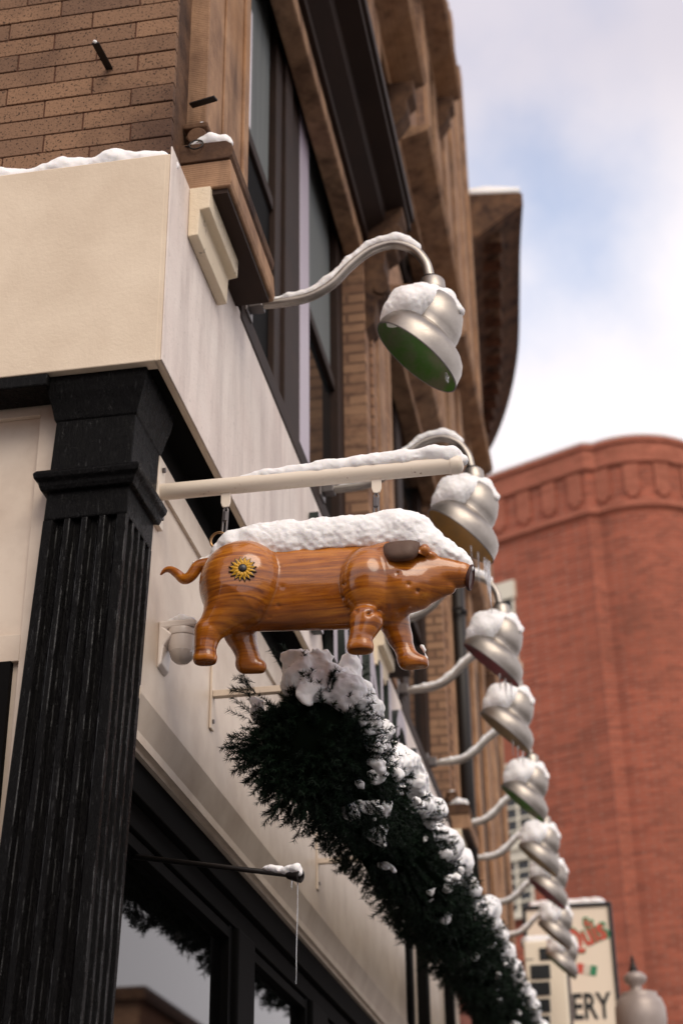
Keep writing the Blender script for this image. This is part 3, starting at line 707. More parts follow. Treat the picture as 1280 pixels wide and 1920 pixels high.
# expansion joint pipe at the junction of flat wall and tower
def at_wall(px, py):
    # intersection with the flat wing's wall plane
    n_ = np.array([-(36.99-38.46), (1.28+1.68), 0]); n_ = n_/np.linalg.norm(n_)
    D_ = RM.T @ np.array([(px-640)/FPX, -(py-960)/FPX, 1.]); t = ((np.array([1.28, 36.99, 0])-CAM)@n_)/(D_@n_); return CAM+D_*t, n_
for (xa, xb, ya, yb) in ((912, 972, 1092, 1230), (935, 1003, 1425, 1560), (935, 1003, 1570, 1690)):
    p, n_ = at_wall(xa, ya); q, _ = at_wall(xb, yb); d = Vector((2.96, -1.47, 0)).normalized(); nv = Vector((-n_[0], -n_[1], 0))
    x0 = Vector((p[0], p[1], 0)); Lw = (Vector((q[0], q[1], 0))-x0).length; z1, z0 = p[2], q[2]
    wd = thing('window', (p[0], p[1], z0), None, None); wd.parent = RB
    def slab(mb, a0, a1, za, zb, o0, o1):
        pp = [x0+d*a0+nv*o0, x0+d*a1+nv*o0, x0+d*a1+nv*o1, x0+d*a0+nv*o1]; mb.prism([(v.x, v.y) for v in pp], 2, za, zb)
    f = MB(); slab(f, -.05, Lw+.05, z1-.55, z1, -.05, .12); f.build('lintel', M['white'], wd)
    f = MB(); slab(f, -.08, Lw+.08, z0-.2, z0, -.05, .2); f.build('sill', M['white'], wd)
    f = MB(); slab(f, 0, Lw, z0, z1-.55, -.05, .02); f.build('pane', M['glass'], wd)
    f = MB(); m = (z0+z1)/2
    for a0 in (0, Lw*.48, Lw-.08): slab(f, a0, a0+.08, z0, z1-.55, .021, .06)
    for k in range(1, 5): zz = z0+(z1-.55-z0)*k/5; slab(f, .0, Lw, zz-.03, zz+.03, .0215, .055)
    f.build('frame', M['white'], wd)

RB.location.z -= .22
# ================================================================== building across the street (seen in the shop glass)
def across(name, label, x0, x1, y0, y1, h, wallm, face):
    OB = thing(name, ((x0+x1)/2, (y0+y1)/2, 0), label, 'building')
    MB().box(x0, x1, y0, y1, 0, h).build('wall', wallm, OB)
    MB().box(x0-.25, x1+.25, y0-.25, y1+.25, h+.001, h+.4).build('cornice', M['darkstone'], OB, bevel=.02)
    fl_ = int((h-1)//3.4)
    if face == 'x': a0, a1 = y0, y1
    else: a0, a1 = x0, x1
    n = int((a1-a0)//3)
    for i in range(n):
        for k in range(fl_):
            u = a0+1+i*3; z = 1.2+k*3.4
            def bx(u0, u1, z0, z1, d0, d1):
                return MB().box(x0-d1, x0-d0, u0, u1, z0, z1) if face == 'x' else MB().box(u0, u1, y1+d0, y1+d1, z0, z1)
            wd = thing('window', (x0, u, z) if face == 'x' else (u, y1, z), None, None); wd.parent = OB
            bx(u, u+1.2, z, z+2, .005, .01).build('pane', M['glass'], wd)
            bx(u-.1, u+1.3, z+2.001, z+2.25, .0, .08).build('lintel', M['stone'], wd); bx(u-.1, u+1.3, z-.15, z-.001, .0, .1).build('sill', M['stone'], wd)
    return OB
across('opposite_building', 'far brown building across the street mirrored in the shop window', 13, 22, 44, 62, 11.0, M['brick'], 'x')
across('facing_building', 'brick building across the side street behind the photographer', -16, 3, -24, -14, 7.4, M['redbrick'], 'y')  # unseen, added to block sky reflections on the black column

# ================================================================== lamps
LY = 1.073
def lp(px, py, dy=0): return Vector(W(px, py, 1, LY+dy))
l0 = Vector((0, LY, 5.235))
G = 'gooseneck lamps lighting the fascia'
lab = ['nearest gooseneck lamp, its shade green inside, high above the wooden pig',
       'amber lined gooseneck lamp hung with icicles beside the pipe end and pig snout',
       'pink lined gooseneck lamp right of the pig, third down the row',
       'gooseneck lamp just below the pink lined one, fourth down the row',
       'gooseneck lamp with a green lining, fifth down the row, beside red brick',
       'gooseneck lamp sixth down the row, its arm crossing the white window',
       'gooseneck lamp half hidden behind the sixth lamp, seventh down the row',
       'gooseneck lamp in front of the upper corner of the white shop sign',
       'farthest gooseneck lamp, smallest, in front of the red script on the sign']
lamp = thing('gooseneck_lamp', l0, lab[0], 'wall lamp', G)
f = MB(); f.box(.0065, .02, LY-.05, LY+.05, 5.235-.06, 5.235+.055); f.box(.02, .075, LY-.028, LY+.028, 5.235-.034, 5.235+.03)
f.build('wall_mount', M['steel'], lamp, bevel=.004)
apx = [(478, 573), (540, 566), (582, 556), (622, 533), (655, 500), (693, 471), (737, 458), (775, 468), (797, 492), (805, 518), (808, 530)]
ap = spline([lp(*q) for q in apx], 7)
MB().tube(ap, .0195, 18).build('arm', M['nickel'], lamp, smooth=True)
nvec = Vector(RM.T @ (np.array([-.65, -.76, 0.])*.98 + np.array([0, 0, -.20]))).normalized()
def nt_(t): return Vector((0, 0, -1)).lerp(nvec, t).normalized()
K = .00202   # metres per photo pixel at the lamp
f = MB(); f.rings([(lp(807, 522), nt_(0), .02), (lp(807, 522), nt_(0), .034), (lp(808, 527), nt_(0), .036), (lp(808.5, 530), nt_(0), .03)], 28, True); f.build('collar_ring', M['iron'], lamp, smooth=True, autos=40)
sh = [(809, 527, 22, 0), (810, 530, 24, 0), (811, 545, 25, 0), (812, 554, 27, .1), (815, 561, 40, .25), (817, 570, 48, .4), (818, 583, 54, .6), (816, 598, 57, .8), (812, 611, 57, .95), (809, 621, 54, 1),
      (807, 625, 56, 1), (806, 628, 66, 1), (803, 633, 77, 1), (799, 640, 86, 1), (793, 649, 91.5, 1), (786, 659, 93.5, 1), (781, 668, 94, 1), (780, 670, 94, 1)]
rs = [(lp(x, y), nt_(t), r*K) for x, y, r, t in sh]
MB().rings(rs, 56).build('shade', M['nickel'], lamp, smooth=True)
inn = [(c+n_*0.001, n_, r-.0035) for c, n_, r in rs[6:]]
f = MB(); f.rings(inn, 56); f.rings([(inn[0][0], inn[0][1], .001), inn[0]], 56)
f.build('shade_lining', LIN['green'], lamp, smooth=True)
rim = MB(); c_, n_, r_ = rs[-1]; y_ = Vector((0, 1, 0)); y_ = (y_-n_*y_.dot(n_)).normalized(); q_ = n_.cross(y_)
rim.tube([c_+(y_*math.cos(a)+q_*math.sin(a))*r_ for a in np.linspace(0, 2*math.pi, 57)], .0028, 6, False); rim.build('rim', M['steel'], lamp, smooth=True)
# snow on the arm
sp_ = [lp(x, y) for x, y in ((492, 569), (540, 558), (582, 547), (620, 522), (655, 487), (690, 460), (712, 452), (738, 448), (762, 451), (782, 464), (795, 482))]
snow_along('arm_snow', sp_, [.008, .017, .017, .018, .016, .019, .022, .025, .021, .015, .004], lamp, .005, 1., .8, .006)
# snow on the shade: skin lying over the upper left of the two lobes
axis_c = [Vector(c) for c, _, _ in rs]
def shade_snow(P):
    A = lambda x, y, dy=0: np.array(lp(x, y, dy))
    T = []
    for q in (((724, 600, 12, -.07), (744, 584, 26, -.09), (768, 571, 33, -.10), (787, 563, 29, -.09), (812, 553, 16, -.05), (838, 561, 15, -.04), (860, 582, 10, -.03)),
              ((735, 592, 22, -.0), (762, 572, 35, .0), (794, 562, 30, .0), (832, 566, 24, .02), (857, 584, 14, .03)),
              ((745, 590, 24, .08), (790, 575, 32, .10), (830, 578, 20, .08))):
        for a_, b_ in zip(q, q[1:]): T.append(sd_cone(P, A(a_[0], a_[1], a_[3]), A(b_[0], b_[1], b_[3]), a_[2]*K, b_[2]*K))
    d = T[0]
    for e in T[1:]: d = smin(d, e, .025)
    d = d+rough(P, .005, 18, .0025, 80)
    n = np.array(nvec); c = np.array(rs[-1][0]); d = np.maximum(d, (P-c)@n+.020)
    t = -((P-c)@n); rad = np.linalg.norm(P-c+t[..., None]*n, axis=-1)
    inner = np.interp(t, [0, .03, .06, .09, .12], [.190, .188, .178, .125, .10])
    d = np.maximum(d, np.where(t < .10, inner-rad, -1))
    return d
netobj('shade_snow', shade_snow, np.array(lp(780, 600))-.24, np.array(lp(790, 600))+np.array([.22, .24, .2]), .005, M['snow'], lamp)
def icicle(b, p, ln, r=.004):
    p = Vector(p); b.tube([p, p-Vector((0, 0, ln*.3)), p-Vector((.001, 0, ln*.7)), p-Vector((0, 0, ln))], [r, r*.8, r*.5, r*.12], 6)
f = MB(); icicle(f, lp(836, 700, -.05), .04, .006); icicle(f, lp(839, 706, -.05), .03, .005); ic = f.build('icicle', M['ice'], lamp, smooth=True)
lys = [(1.073, 0, 0), (2.62, 0, 0), (4.23, -.005, 0), (5.3, -.02, 0), (6.72, -.02, 0), (8.25, -.03, .0), (9.25, -.02, 0), (10.95, -.06, .03), (12.3, -.07, .03)]
rl = random.Random(3)
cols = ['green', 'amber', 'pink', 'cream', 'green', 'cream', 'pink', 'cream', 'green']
ricp = Vector(rs[-1][0])+Vector((.12, -.02, -.13))
for i in range(1, 9):
    r = lamp.copy(); COL.objects.link(r); y, dx, dz = lys[i]; r.location = (l0.x+dx, y, l0.z+dz); r['label'] = lab[i]; r.rotation_euler = (R(rl.uniform(-1, 1)), R(rl.uniform(-1.5, 1.5)), R(rl.uniform(-5, 5)))
    for ch in list(lamp.children):
        if ch.name.startswith('icicle'): continue
        c = ch.copy(); COL.objects.link(c); c.parent = r
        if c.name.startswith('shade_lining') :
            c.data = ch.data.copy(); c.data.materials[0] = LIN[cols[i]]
    if i in (1, 2, 3, 6):
        f = MB(); dlt = Vector(r.location)-l0
        e0 = lp(800, 690); e1 = lp(845, 726)
        for k in range(5 if i == 1 else 3):
            t = [.1, .45, .78, .9, 1.][k]; icicle(f, e0.lerp(e1, t)+dlt+Vector((0, -.02, .0)), [.15, .16, .14, .2, .26][k]*(1 if i == 1 else .7), .006)
        f.build('icicle', M['ice'] if i != 1 else M['ice'], r, smooth=True)

# ================================================================== pipe bracket carrying the pig
PY = .39
pw = lambda px, py, y=PY: Vector(W(px, py, 1, y))
BR = thing('sign_bracket', (XB, PY, 4.03), 'cream steel pipe arm with snow on top holding the wooden pig', 'sign bracket')
pa, pb = pw(292, 924), pw(845, 872)
MB().tube([pa, pa.lerp(pb, .5), pb], .0275, 28).build('pipe', M['bracket'], BR, smooth=True, autos=50)
e = (pb-pa).normalized()
MB().rings([(pb-e*.002, e, .0275), (pb-e*.0, e, .030), (pb+e*.022, e, .030), (pb+e*.034, e, .024), (pb+e*.039, e, .012), (pb+e*.040, e, .001)], 28, False).build('end_cap', M['bracket'], BR, smooth=True, autos=50)
f = MB(); f.box(XB-.001, XB+.016, PY-.035, PY+.035, 3.915, 4.16); f.build('wall_plate', M['bracket'], BR, bevel=.003)
f = MB()
for zz in (3.945, 4.12): f.tube([(XB+.014, PY, zz), (XB+.026, PY, zz)], .009, 6)
f.build('bolt', M['steel'], BR)
for px in (424, 705):
    t = pw(px, 905+(-.0976)*(px-424)+12)
    f = MB(); w_ = .0155
    zt = t.z-.0; pts = [(t.x-w_, zt), (t.x+w_, zt), (t.x+w_, zt-.05), (t.x+w_*.7, zt-.064), (t.x, zt-.069), (t.x-w_*.7, zt-.064), (t.x-w_, zt-.05)]
    f.prism(pts, 1, PY-.004, PY+.004); f.build('hanger_tab', M['bracket'], BR, bevel=.0015)
up = Vector((0, 0, 1))
def on_pipe(px, h): q = pw(px, 924-(px-292)*.094); return q+up*h
snow_along('snow_cap', [on_pipe(425, .014), on_pipe(500, .026), on_pipe(600, .030), on_pipe(700, .032), on_pipe(760, .036), on_pipe(815, .038), on_pipe(845, .030), on_pipe(862, .012)],
           [.013, .021, .026, .030, .031, .034, .032, .022], BR, .0045, 1., .9)
def link_obj(px, py0, py1, label, ring):
    t = thing('hanging_link', pw(px, py0), label, 'chain link', 'steel links the pig hangs from')
    a, b_ = pw(px, py0), pw(px-4 if ring else px, py1); d = b_-a; q = Vector((1, 0, 0))*.0065
    f = MB(); rr_ = .0042
    loop = [a+q*.2, a+q+d*.1, b_+q-d*.1, b_+q*.2, b_-q*.2, b_-q-d*.1, a-q+d*.1, a-q*.2]
    f.tube(loop+[loop[0]], rr_, 8); f.build('shackle', M['steel'], t, smooth=True)
    m = a.lerp(b_, .35); MB().tube([m-d*.16, m+d*.16], .0098, 6).build('nut', M['steel'], t)
    if ring:
        c = pw(410, 1013); f = MB(); r_ = .0265; n1 = Vector((.12, 1, .1)).normalized(); u_ = n1.cross(Vector((0, 0, 1))).normalized(); v_ = n1.cross(u_)
        f.tube([c+(u_*math.cos(k)+v_*math.sin(k))*r_ for k in np.linspace(0, 2*math.pi, 33)], .0042, 8, False); f.build('ring', M['brass'], t, smooth=True)
    return t
link_obj(424, 951, 1003, 'steel shackle with a brass ring above the pig tail', True)
link_obj(705, 925, 975, 'steel shackle half sunk in snow above the pig shoulders', False)

# ================================================================== the wooden pig
PG = thing('wooden_pig', pw(630, 1100), 'varnished carved wooden pig hanging under the snowy pipe arm', 'hanging sign')
K2 = .00164
def A3(px, py, dy=0): return np.array(W(px, py, 1, PY+dy))
def pigf(P):
    c = lambda x0, y0, r0, x1, y1, r1, d0=0, d1=None, ys=1.: sd_cone(P, A3(x0, y0, d0), A3(x1, y1, d0 if d1 is None else d1), r0*K2, r1*K2, ys)
    e = lambda x, y, rx, ry, rz, d0=0, an=0: sd_ell(P, A3(x, y, d0), (rx*K2, ry*K2, rz*K2), R(an))
    d = c(480, 1102, 88, 690, 1097, 87, .008, None, 2.0)
    neck = c(735, 1088, 78, 800, 1082, 48, 0, None, 1.35)
    d = smin(d, neck, .02)
    d = smin(d, e(693, 1100, 58, 67, 76, -.009), .007)             # shoulder
    d = smin(d, e(690, 1098, 60, 64, 76, .03), .01)
    haunch = smin(e(456, 1097, 83, 77, 86, -.009), e(455, 1095, 80, 64, 80, .02), .01)
    th = c(440, 1130, 54, 394, 1182, 25, -.045, -.062)
    haunch = smin(haunch, th, .035)
    d = smin(d, haunch, .006)
    # near hind leg
    lg = c(390, 1184, 25, 385, 1215, 20.5, -.06, -.062); lg = smin(lg, c(380, 1234, 18, 388, 1234, 19, -.062), .010)
    zc = W(384, 1244, 1, PY-.062)[2]; lg = np.maximum(lg, zc-P[..., 2]); d = smin(d, lg, .012)
    # far hind leg
    lf = smin(c(455, 1150, 42, 450, 1185, 29, .04, .055), c(450, 1187, 28, 466, 1232, 22, .055, .06), .02)
    lf = smin(lf, c(460, 1245, 19, 486, 1250, 14, .06), .012)
    lf = np.maximum(lf, W(470, 1262, 1, PY+.06)[2]-P[..., 2]); d = smin(d, lf, .012)
    # near front leg
    lg = c(686, 1165, 31, 676, 1196, 21, -.052, -.062); lg = smin(lg, c(669, 1213, 19, 680, 1214, 20, -.062), .012)
    lg = np.maximum(lg, W(676, 1222, 1, PY-.062)[2]-P[..., 2]); d = smin(d, lg, .008)
    # far front leg
    lf = smin(c(733, 1150, 34, 748, 1192, 23, .045, .055), c(748, 1192, 21, 762, 1228, 18, .055), .015)
    lf = smin(lf, c(765, 1238, 20, 788, 1243, 15, .055), .012)
    lf = np.maximum(lf, W(775, 1252, 1, PY+.055)[2]-P[..., 2]); d = smin(d, lf, .012)
    # head
    h = c(790, 1072, 44, 862, 1076, 27, 0, None, 1.15)
    h = smin(h, e(775, 1098, 50, 46, 48, 0, 15), .02)               # jowl
    h = smin(h, c(795, 1100, 34, 838, 1099, 17, 0), .006)
    h = smin(h, e(808, 1052, 18, 34, 13, -.012, -10), .008)         # brow
    h = smin(h, e(752, 1100, 46, 50, 52, -.012, 35), .01)
    d = smin(d, h, .010)
    # mouth groove and snout cut
    d = np.maximum(d, -sd_cone(P, A3(826, 1093, -.1), A3(850, 1116, -.1), .0035, .0035, .02)) if False else d
    nn = np.array([.965, -.08, -.22]); d = np.maximum(d, (P-A3(881, 1083))@nn/np.linalg.norm(nn))
    # carved lines
    for g in (((512, 1030), (526, 1062), (529, 1100), (522, 1135), (505, 1160), (478, 1182)), ((655, 1062), (645, 1095), (643, 1120), (655, 1140)), ((655, 1128), (668, 1146), (690, 1152), (712, 1142)), ((735, 1046), (745, 1075), (765, 1095), (782, 1108)), ((838, 1092), (848, 1104), (853, 1122))):
        for (a_, b_) in zip(g, g[1:]):
            q0, q1 = A3(*a_), A3(*b_); t_ = q1-q0; pxz = P-q0; tt = np.clip((pxz[..., 0]*t_[0]+pxz[..., 2]*t_[2])/(t_[0]**2+t_[2]**2), 0, 1)
            # distance measured along the line of sight, so only the near flank is grooved
            vd = (q0-CAM)/np.linalg.norm(q0-CAM); rel = P-(q0+tt[..., None]*t_); rel = rel-(rel@vd)[..., None]*vd
            dist = np.linalg.norm(rel, axis=-1); d = d+np.where(P[..., 1] < PY-.03, .0065*np.exp(-(dist/.006)**2), 0)
    # tail
    tp = [(392, 1056, 11), (372, 1062, 12), (358, 1080, 11), (345, 1086, 10), (333, 1076, 9), (320, 1068, 7), (310, 1069, 5), (302, 1077, 2.5)]
    tpt = spline([(x, y, r) for x, y, r in tp], 4)
    tl = None
    for a_, b_ in zip(tpt, tpt[1:]):
        q = sd_cone(P, A3(a_.x, a_.y, .0), A3(b_.x, b_.y, .0), a_.z*K2, b_.z*K2); tl = q if tl is None else np.minimum(tl, q)
    d = smin(d, tl, .008)
    return d
lo = A3(290, 1260)-np.array([0, .17, 0]); hi = A3(895, 985)+np.array([0.01, .17, .02])
lo[2] = A3(600, 1275, .06)[2]-.03
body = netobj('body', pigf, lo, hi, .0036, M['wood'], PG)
sm = body.modifiers.new('s', 'SMOOTH'); sm.iterations = 2; sm.factor = .5
# snout disc
f = MB(); c_ = Vector(A3(881, 1083)); nn = Vector((.965, -.08, -.22)).normalized()
vs = []
u_ = nn.cross(Vector((0, 1, 0))).normalized(); v_ = nn.cross(u_)
pr_ = []
for rr_, hh in ((.96, -.006), (1.04, 0), (1.04, .004), (.93, .006), (.88, .001), (.3, .003), (.01, .003)):
    pr_.append((rr_, hh))
n = 36
for rr_, hh in pr_:
    for k in range(n):
        a = 2*math.pi*k/n; f.v.append(tuple(c_+u_*math.cos(a)*.0400*rr_+v_*math.sin(a)*.033*rr_+nn*hh))
for i in range(len(pr_)-1):
    for k in range(n): f.f.append((i*n+k, i*n+(k+1) % n, (i+1)*n+(k+1) % n, (i+1)*n+k))
f.build('snout_disc', M['nose'], PG, smooth=True)
# ear flap
def earf(P):
    c = A3(753, 1014, -.068); q = P-c; q[..., 1] -= .55*q[..., 2]+.012; q = np.abs(q)/np.array([.055, .036, .077])
    g_ = (q[..., 0]**3.2+q[..., 1]**2+q[..., 2]**2.6)**(1/2.5)
    d = np.abs(g_-1)*.05-.0035
    d = np.maximum(d, P[..., 2]-A3(753, 1011, -.11)[2]); d = np.maximum(d, P[..., 1]-(PY-.062))
    return np.maximum(d, (P[..., 0]-A3(785, 1030, -.1)[0]))
netobj('ear', earf, A3(753, 1012, -.062)-np.array([.075, .115, .10]), A3(753, 1012, -.062)+np.array([.075, .03, .06]), .0026, M['ear'], PG)
# the folded wooden rear of the ear
netobj('ear_fold', lambda P: smin(sd_ell(P, A3(795, 1032, -.07), (.017, .02, .020), R(-20)), sd_ell(P, A3(786, 1040, -.07), (.008, .02, .018), R(10)), .004), A3(760, 1065)-np.array([0, .12, 0]), A3(825, 1005)+np.array([0, .05, .02]), .0035, M['wood'], PG)
# sunflower on the haunch: find the flank surface first
def hit(px, py):
    D_ = RM.T @ np.array([(px-640)/FPX, -(py-960)/FPX, 1.]); t0 = (PY-.16-CAM[1])/D_[1]; p = CAM+D_*t0
    u = D_/np.linalg.norm(D_)
    for _ in range(60): p = p+u*float(pigf(p[None])[0])*.7
    return p
fc = Vector(hit(455, 1067)); e_ = .004
gr = Vector([float(pigf((np.array(fc)+np.eye(3)[i]*e_)[None])[0]-pigf((np.array(fc)-np.eye(3)[i]*e_)[None])[0]) for i in range(3)]).normalized()
uu = gr.cross(Vector((0, 0, 1))).normalized(); vv = uu.cross(gr).normalized()
def petal_mb(r0, r1, wd, h, n, ph):
    b = MB()
    for k in range(n):
        a = 2*math.pi*(k+ph)/n; d_ = uu*math.cos(a)+vv*math.sin(a); s_ = gr.cross(d_)
        c = fc+gr*h; P_ = [c+d_*r0-s_*wd*.35, c+d_*r0+s_*wd*.35, c+d_*lerp(r0, r1, .55)+s_*wd*.5, c+d_*r1-gr*.001, c+d_*lerp(r0, r1, .55)-s_*wd*.5, c+d_*lerp(r0, r1, .5)+gr*.0025]
        Q_ = [p-gr*.008 for p in P_[:5]]
        b.add(P_+Q_, [(0, 1, 5), (1, 2, 5), (2, 3, 5), (3, 4, 5), (4, 0, 5)]+[(i, (i+1) % 5, (i+1) % 5+6, i+6) for i in range(5)])
    return b
fl = bpy.data.objects.new('sunflower', None); COL.objects.link(fl); fl.parent = PG
petal_mb(.010, .0435, .0150, .002, 16, .5).build('petal_outline', M['seed'], fl)
petal_mb(.012, .0400, .0100, .0036, 16, .5).build('petal', M['petal'], fl)
petal_mb(.008, .0345, .0145, .0048, 13, .0).build('petal_outline', M['seed'], fl)
petal_mb(.009, .0315, .0100, .0066, 13, .0).build('petal', M['petal'], fl)
f = MB(); rs2 = [(.0138, .002), (.0132, .009), (.009, .0115), (.001, .0122)]; n = 20
for r_, h_ in rs2:
    for k in range(n): a = 2*math.pi*k/n; f.v.append(tuple(fc+(uu*math.cos(a)+vv*math.sin(a))*r_+gr*h_))
for i in range(3):
    for k in range(n): f.f.append((i*n+k, i*n+(k+1) % n, (i+1)*n+(k+1) % n, (i+1)*n+k))
f.build('flower_centre', M['seed'], fl, smooth=True)
# snow on its back
pth_ = [(400, 1049, 7), (416, 1036, 18), (440, 1026, 32), (480, 1021, 41), (540, 1017, 42), (600, 1012, 43), (650, 1008, 42), (700, 1004, 42), (745, 1000, 46), (775, 1006, 43), (800, 1022, 36), (830, 1038, 27), (855, 1048, 19), (872, 1057, 11), (881, 1066, 4)]
def snf(P):
    d = None
    for a_, b_ in zip(pth_, pth_[1:]):
        ys_ = 1.22 if a_[0] < 760 else 1.0
        e_ = sd_cone(P, A3(a_[0], a_[1], -.004), A3(b_[0], b_[1], -.004), a_[2]*K2, b_[2]*K2, ys_)
        d = e_ if d is None else smin(d, e_, .012)
    # lower edge of the cover wanders along the flank
    zl = np.interp(P[..., 0], [A3(q[0], q[1], -.05)[0] for q in EDG], [A3(q[0], q[1], -.05)[2] for q in EDG])
    d = np.maximum(d, zl+vnoise(P, 40)*.012-P[..., 2])
    return d+rough(P, .0055, 24, .0034, 95)
EDG = [(395, 1056), (420, 1044), (450, 1030), (500, 1030), (530, 1036), (600, 1028), (640, 1022), (700, 1022), (780, 1018), (786, 1040), (800, 1052), (830, 1058), (884, 1064)]
netobj('snow_cap', snf, np.array([A3(385, 1075)[0], PY-.17, A3(890, 1100)[2]]), A3(900, 940)+np.array([0, .14, .03]), .0042, M['snow'], PG)
snow_along('foot_snow', [A3(796, 1218, .05), A3(790, 1212, .06), A3(800, 1234, .05)], [.004, .004, .003], PG, .003, 1, .5)
snow_along('tail_snow', [A3(362, 1056, 0), A3(378, 1050, 0), A3(398, 1044, 0)], [.003, .006, .010], PG, .003, 1, .5)

# ================================================================== security camera
SC = thing('security_camera', (XB, .55, 3.62), 'white dome security camera with snow on top beside the pig hind leg', 'camera')
sw = lambda px, py, y=.52: Vector(W(px, py, 1, y))
c0 = sw(343, 1190)
f = MB(); pl = [(XB, c0.z+.034), (c0.x+.03, c0.z+.034), (c0.x+.055, c0.z+.030), (c0.x+.055, c0.z+.012), (c0.x-.045, c0.z+.008), (XB+.045, c0.z-.012), (XB+.020, c0.z-.05), (XB+.014, c0.z-.11), (XB, c0.z-.125)]
f.prism(pl, 1, .52-.045, .52+.045); f.build('wall_arm', M['whitep'], SC, bevel=.006)
MB().lathe([(.001, .012), (.050, .010), (.052, -.004), (.050, -.012), (.047, -.014), (.046, -.045), (.040, -.062), (.001, -.062)], c0, 32).build('housing', M['whitep'], SC, smooth=True, autos=40)
MB().lathe([(.001, -.058), (.040, -.060), (.039, -.068), (.033, -.084), (.020, -.096), (.001, -.10)], c0, 32).build('dome', M['dome'], SC, smooth=True, autos=50)
snow_along('snow_cap', [c0+Vector((-.035, -.025, .037)), c0+Vector((.0, -.025, .040)), c0+Vector((.035, -.025, .037))], [.010, .017, .010], SC, .003, 1, .35)

# ================================================================== garland with its brackets
GX = [(.62, .33, 3.26), (1.1, .33, 3.31), (1.7, .33, 3.39), (2.6, .33, 3.46), (3.6, .33, 3.53), (5.2, .33, 3.63), (7.2, .33, 3.73), (9.0, .33, 3.76), (11.5, .32, 3.76)]
GR = .175
GA = thing('fir_garland', (.33, .62, 3.3), 'long dark green fir garland capped with snow along the shopfront', 'garland')
gp = spline([(x, y, z) for y, x, z in GX], 8)
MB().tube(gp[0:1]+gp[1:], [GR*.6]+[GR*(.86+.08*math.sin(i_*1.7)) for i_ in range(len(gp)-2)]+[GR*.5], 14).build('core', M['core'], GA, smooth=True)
gl = [0]
for a_, b_ in zip(gp, gp[1:]): gl.append(gl[-1]+(b_-a_).length)
def gat(s):
    i = min(max(int(np.searchsorted(gl, s))-1, 0), len(gp)-2); t = (s-gl[i])/(gl[i+1]-gl[i]); return gp[i].lerp(gp[i+1], t), (gp[i+1]-gp[i]).normalized()
V_, F_, T_ = [], [], []
def needle_tri(p, q, w):
    d = q-p; s = d.cross(Vector((random.uniform(-1, 1), random.uniform(-1, 1), random.uniform(-1, 1)))).normalized()*w
    k = len(V_); V_.extend([tuple(p-s), tuple(p+s), tuple(q)]); F_.append((k, k+1, k+2))
snowtips = []
def sprig(p, d, ln, nn, w=.0011, nl=.045):
    t0 = random.random(); d = d.normalized(); u = d.orthogonal().normalized(); v = d.cross(u)
    k = len(V_); s = u*.002; V_.extend([tuple(p-s), tuple(p+s), tuple(p+d*ln)]); F_.append((k, k+1, k+2)); T_.append(0)
    for j in range(nn):
        t = random.random()**.8; a = random.uniform(0, 6.283); o = u*math.cos(a)+v*math.sin(a)
        q = p+d*ln*t; needle_tri(q, q+(d*random.uniform(.5, 1.1)+o).normalized()*nl*random.uniform(.6, 1.1), w); T_.append(min(1, max(0, t0*.6+random.random()*.4)))
def lump(s): return 1.03+.13*math.sin(s*4.1)+.12*math.sin(s*9.3+1)+.09*math.sin(s*17+2)
Lg = gl[-1]
for k in range(6600):
    s = Lg*(random.random()**1.45) if k > 620 else random.uniform(0, .10)
    p, t = gat(s); a = random.uniform(0, 2*math.pi); u = t.cross(Vector((0, 0, 1))).normalized(); v = u.cross(t)
    o = u*math.cos(a)+v*math.sin(a); near = s < 2.5
    r0 = GR*lump(s+.35*math.sin(a*2))*random.uniform(.72, 1.04)
    top = o.dot(Vector((.55, 0, .83)))
    if top > .35 and random.random() < .3: continue
    if top > .3: r0 *= .96
    if k <= 620: r0 *= random.random()**.5*.95; o2 = -t*random.uniform(.6, 1.2)+o*.6
    else: o2 = o+t*random.uniform(-.9, .6)+Vector((0, 0, -.3))*random.random()
    sprig(p+o*r0, o2, random.uniform(.03, .07), 56 if near else 20, .0013 if near else .003, .021 if near else .040)
# a few long stray sprigs at the near end
for q, d in (((442, 1300), (-.5, -.3, .9)), ((446, 1340), (-1, -.3, .5)), ((445, 1400), (-1, -.2, -.3)), ((455, 1300), (-.8, -.2, .2)), ((520, 1240), (-.6, -.2, .7)), ((640, 1270), (.9, -.3, .5)), ((560, 1275), (-.5, -.6, .5)), ((600, 1300), (-.2, -1, .1)), ((700, 1690), (-1, 0, -.5)), ((455, 1425), (-.8, 0, -.4))):
    yy = .66 if q[0] < 600 else 2.4
    p = Vector(W(q[0]+14, q[1], 1, yy))
    for j in range(4): sprig(p+Vector((.02, 0, 0))+Vector((random.uniform(-.02, .03), random.uniform(-.03, .03), random.uniform(-.03, .03))), Vector(d)+Vector((random.uniform(-.3, .3), random.uniform(-.3, .3), random.uniform(-.3, .3))), .07, 60, .001, .026)
me = bpy.data.meshes.new('needles'); off = Vector(GA.location)
arr = np.array(V_)-np.array(off); me.from_pydata(arr.tolist(), [], F_); me.update()
at = me.attributes.new('tone', 'FLOAT', 'FACE'); at.data.foreach_set('value', T_)
me.materials.append(M['needle']); o = bpy.data.objects.new('needles', me); COL.objects.link(o); o.parent = GA
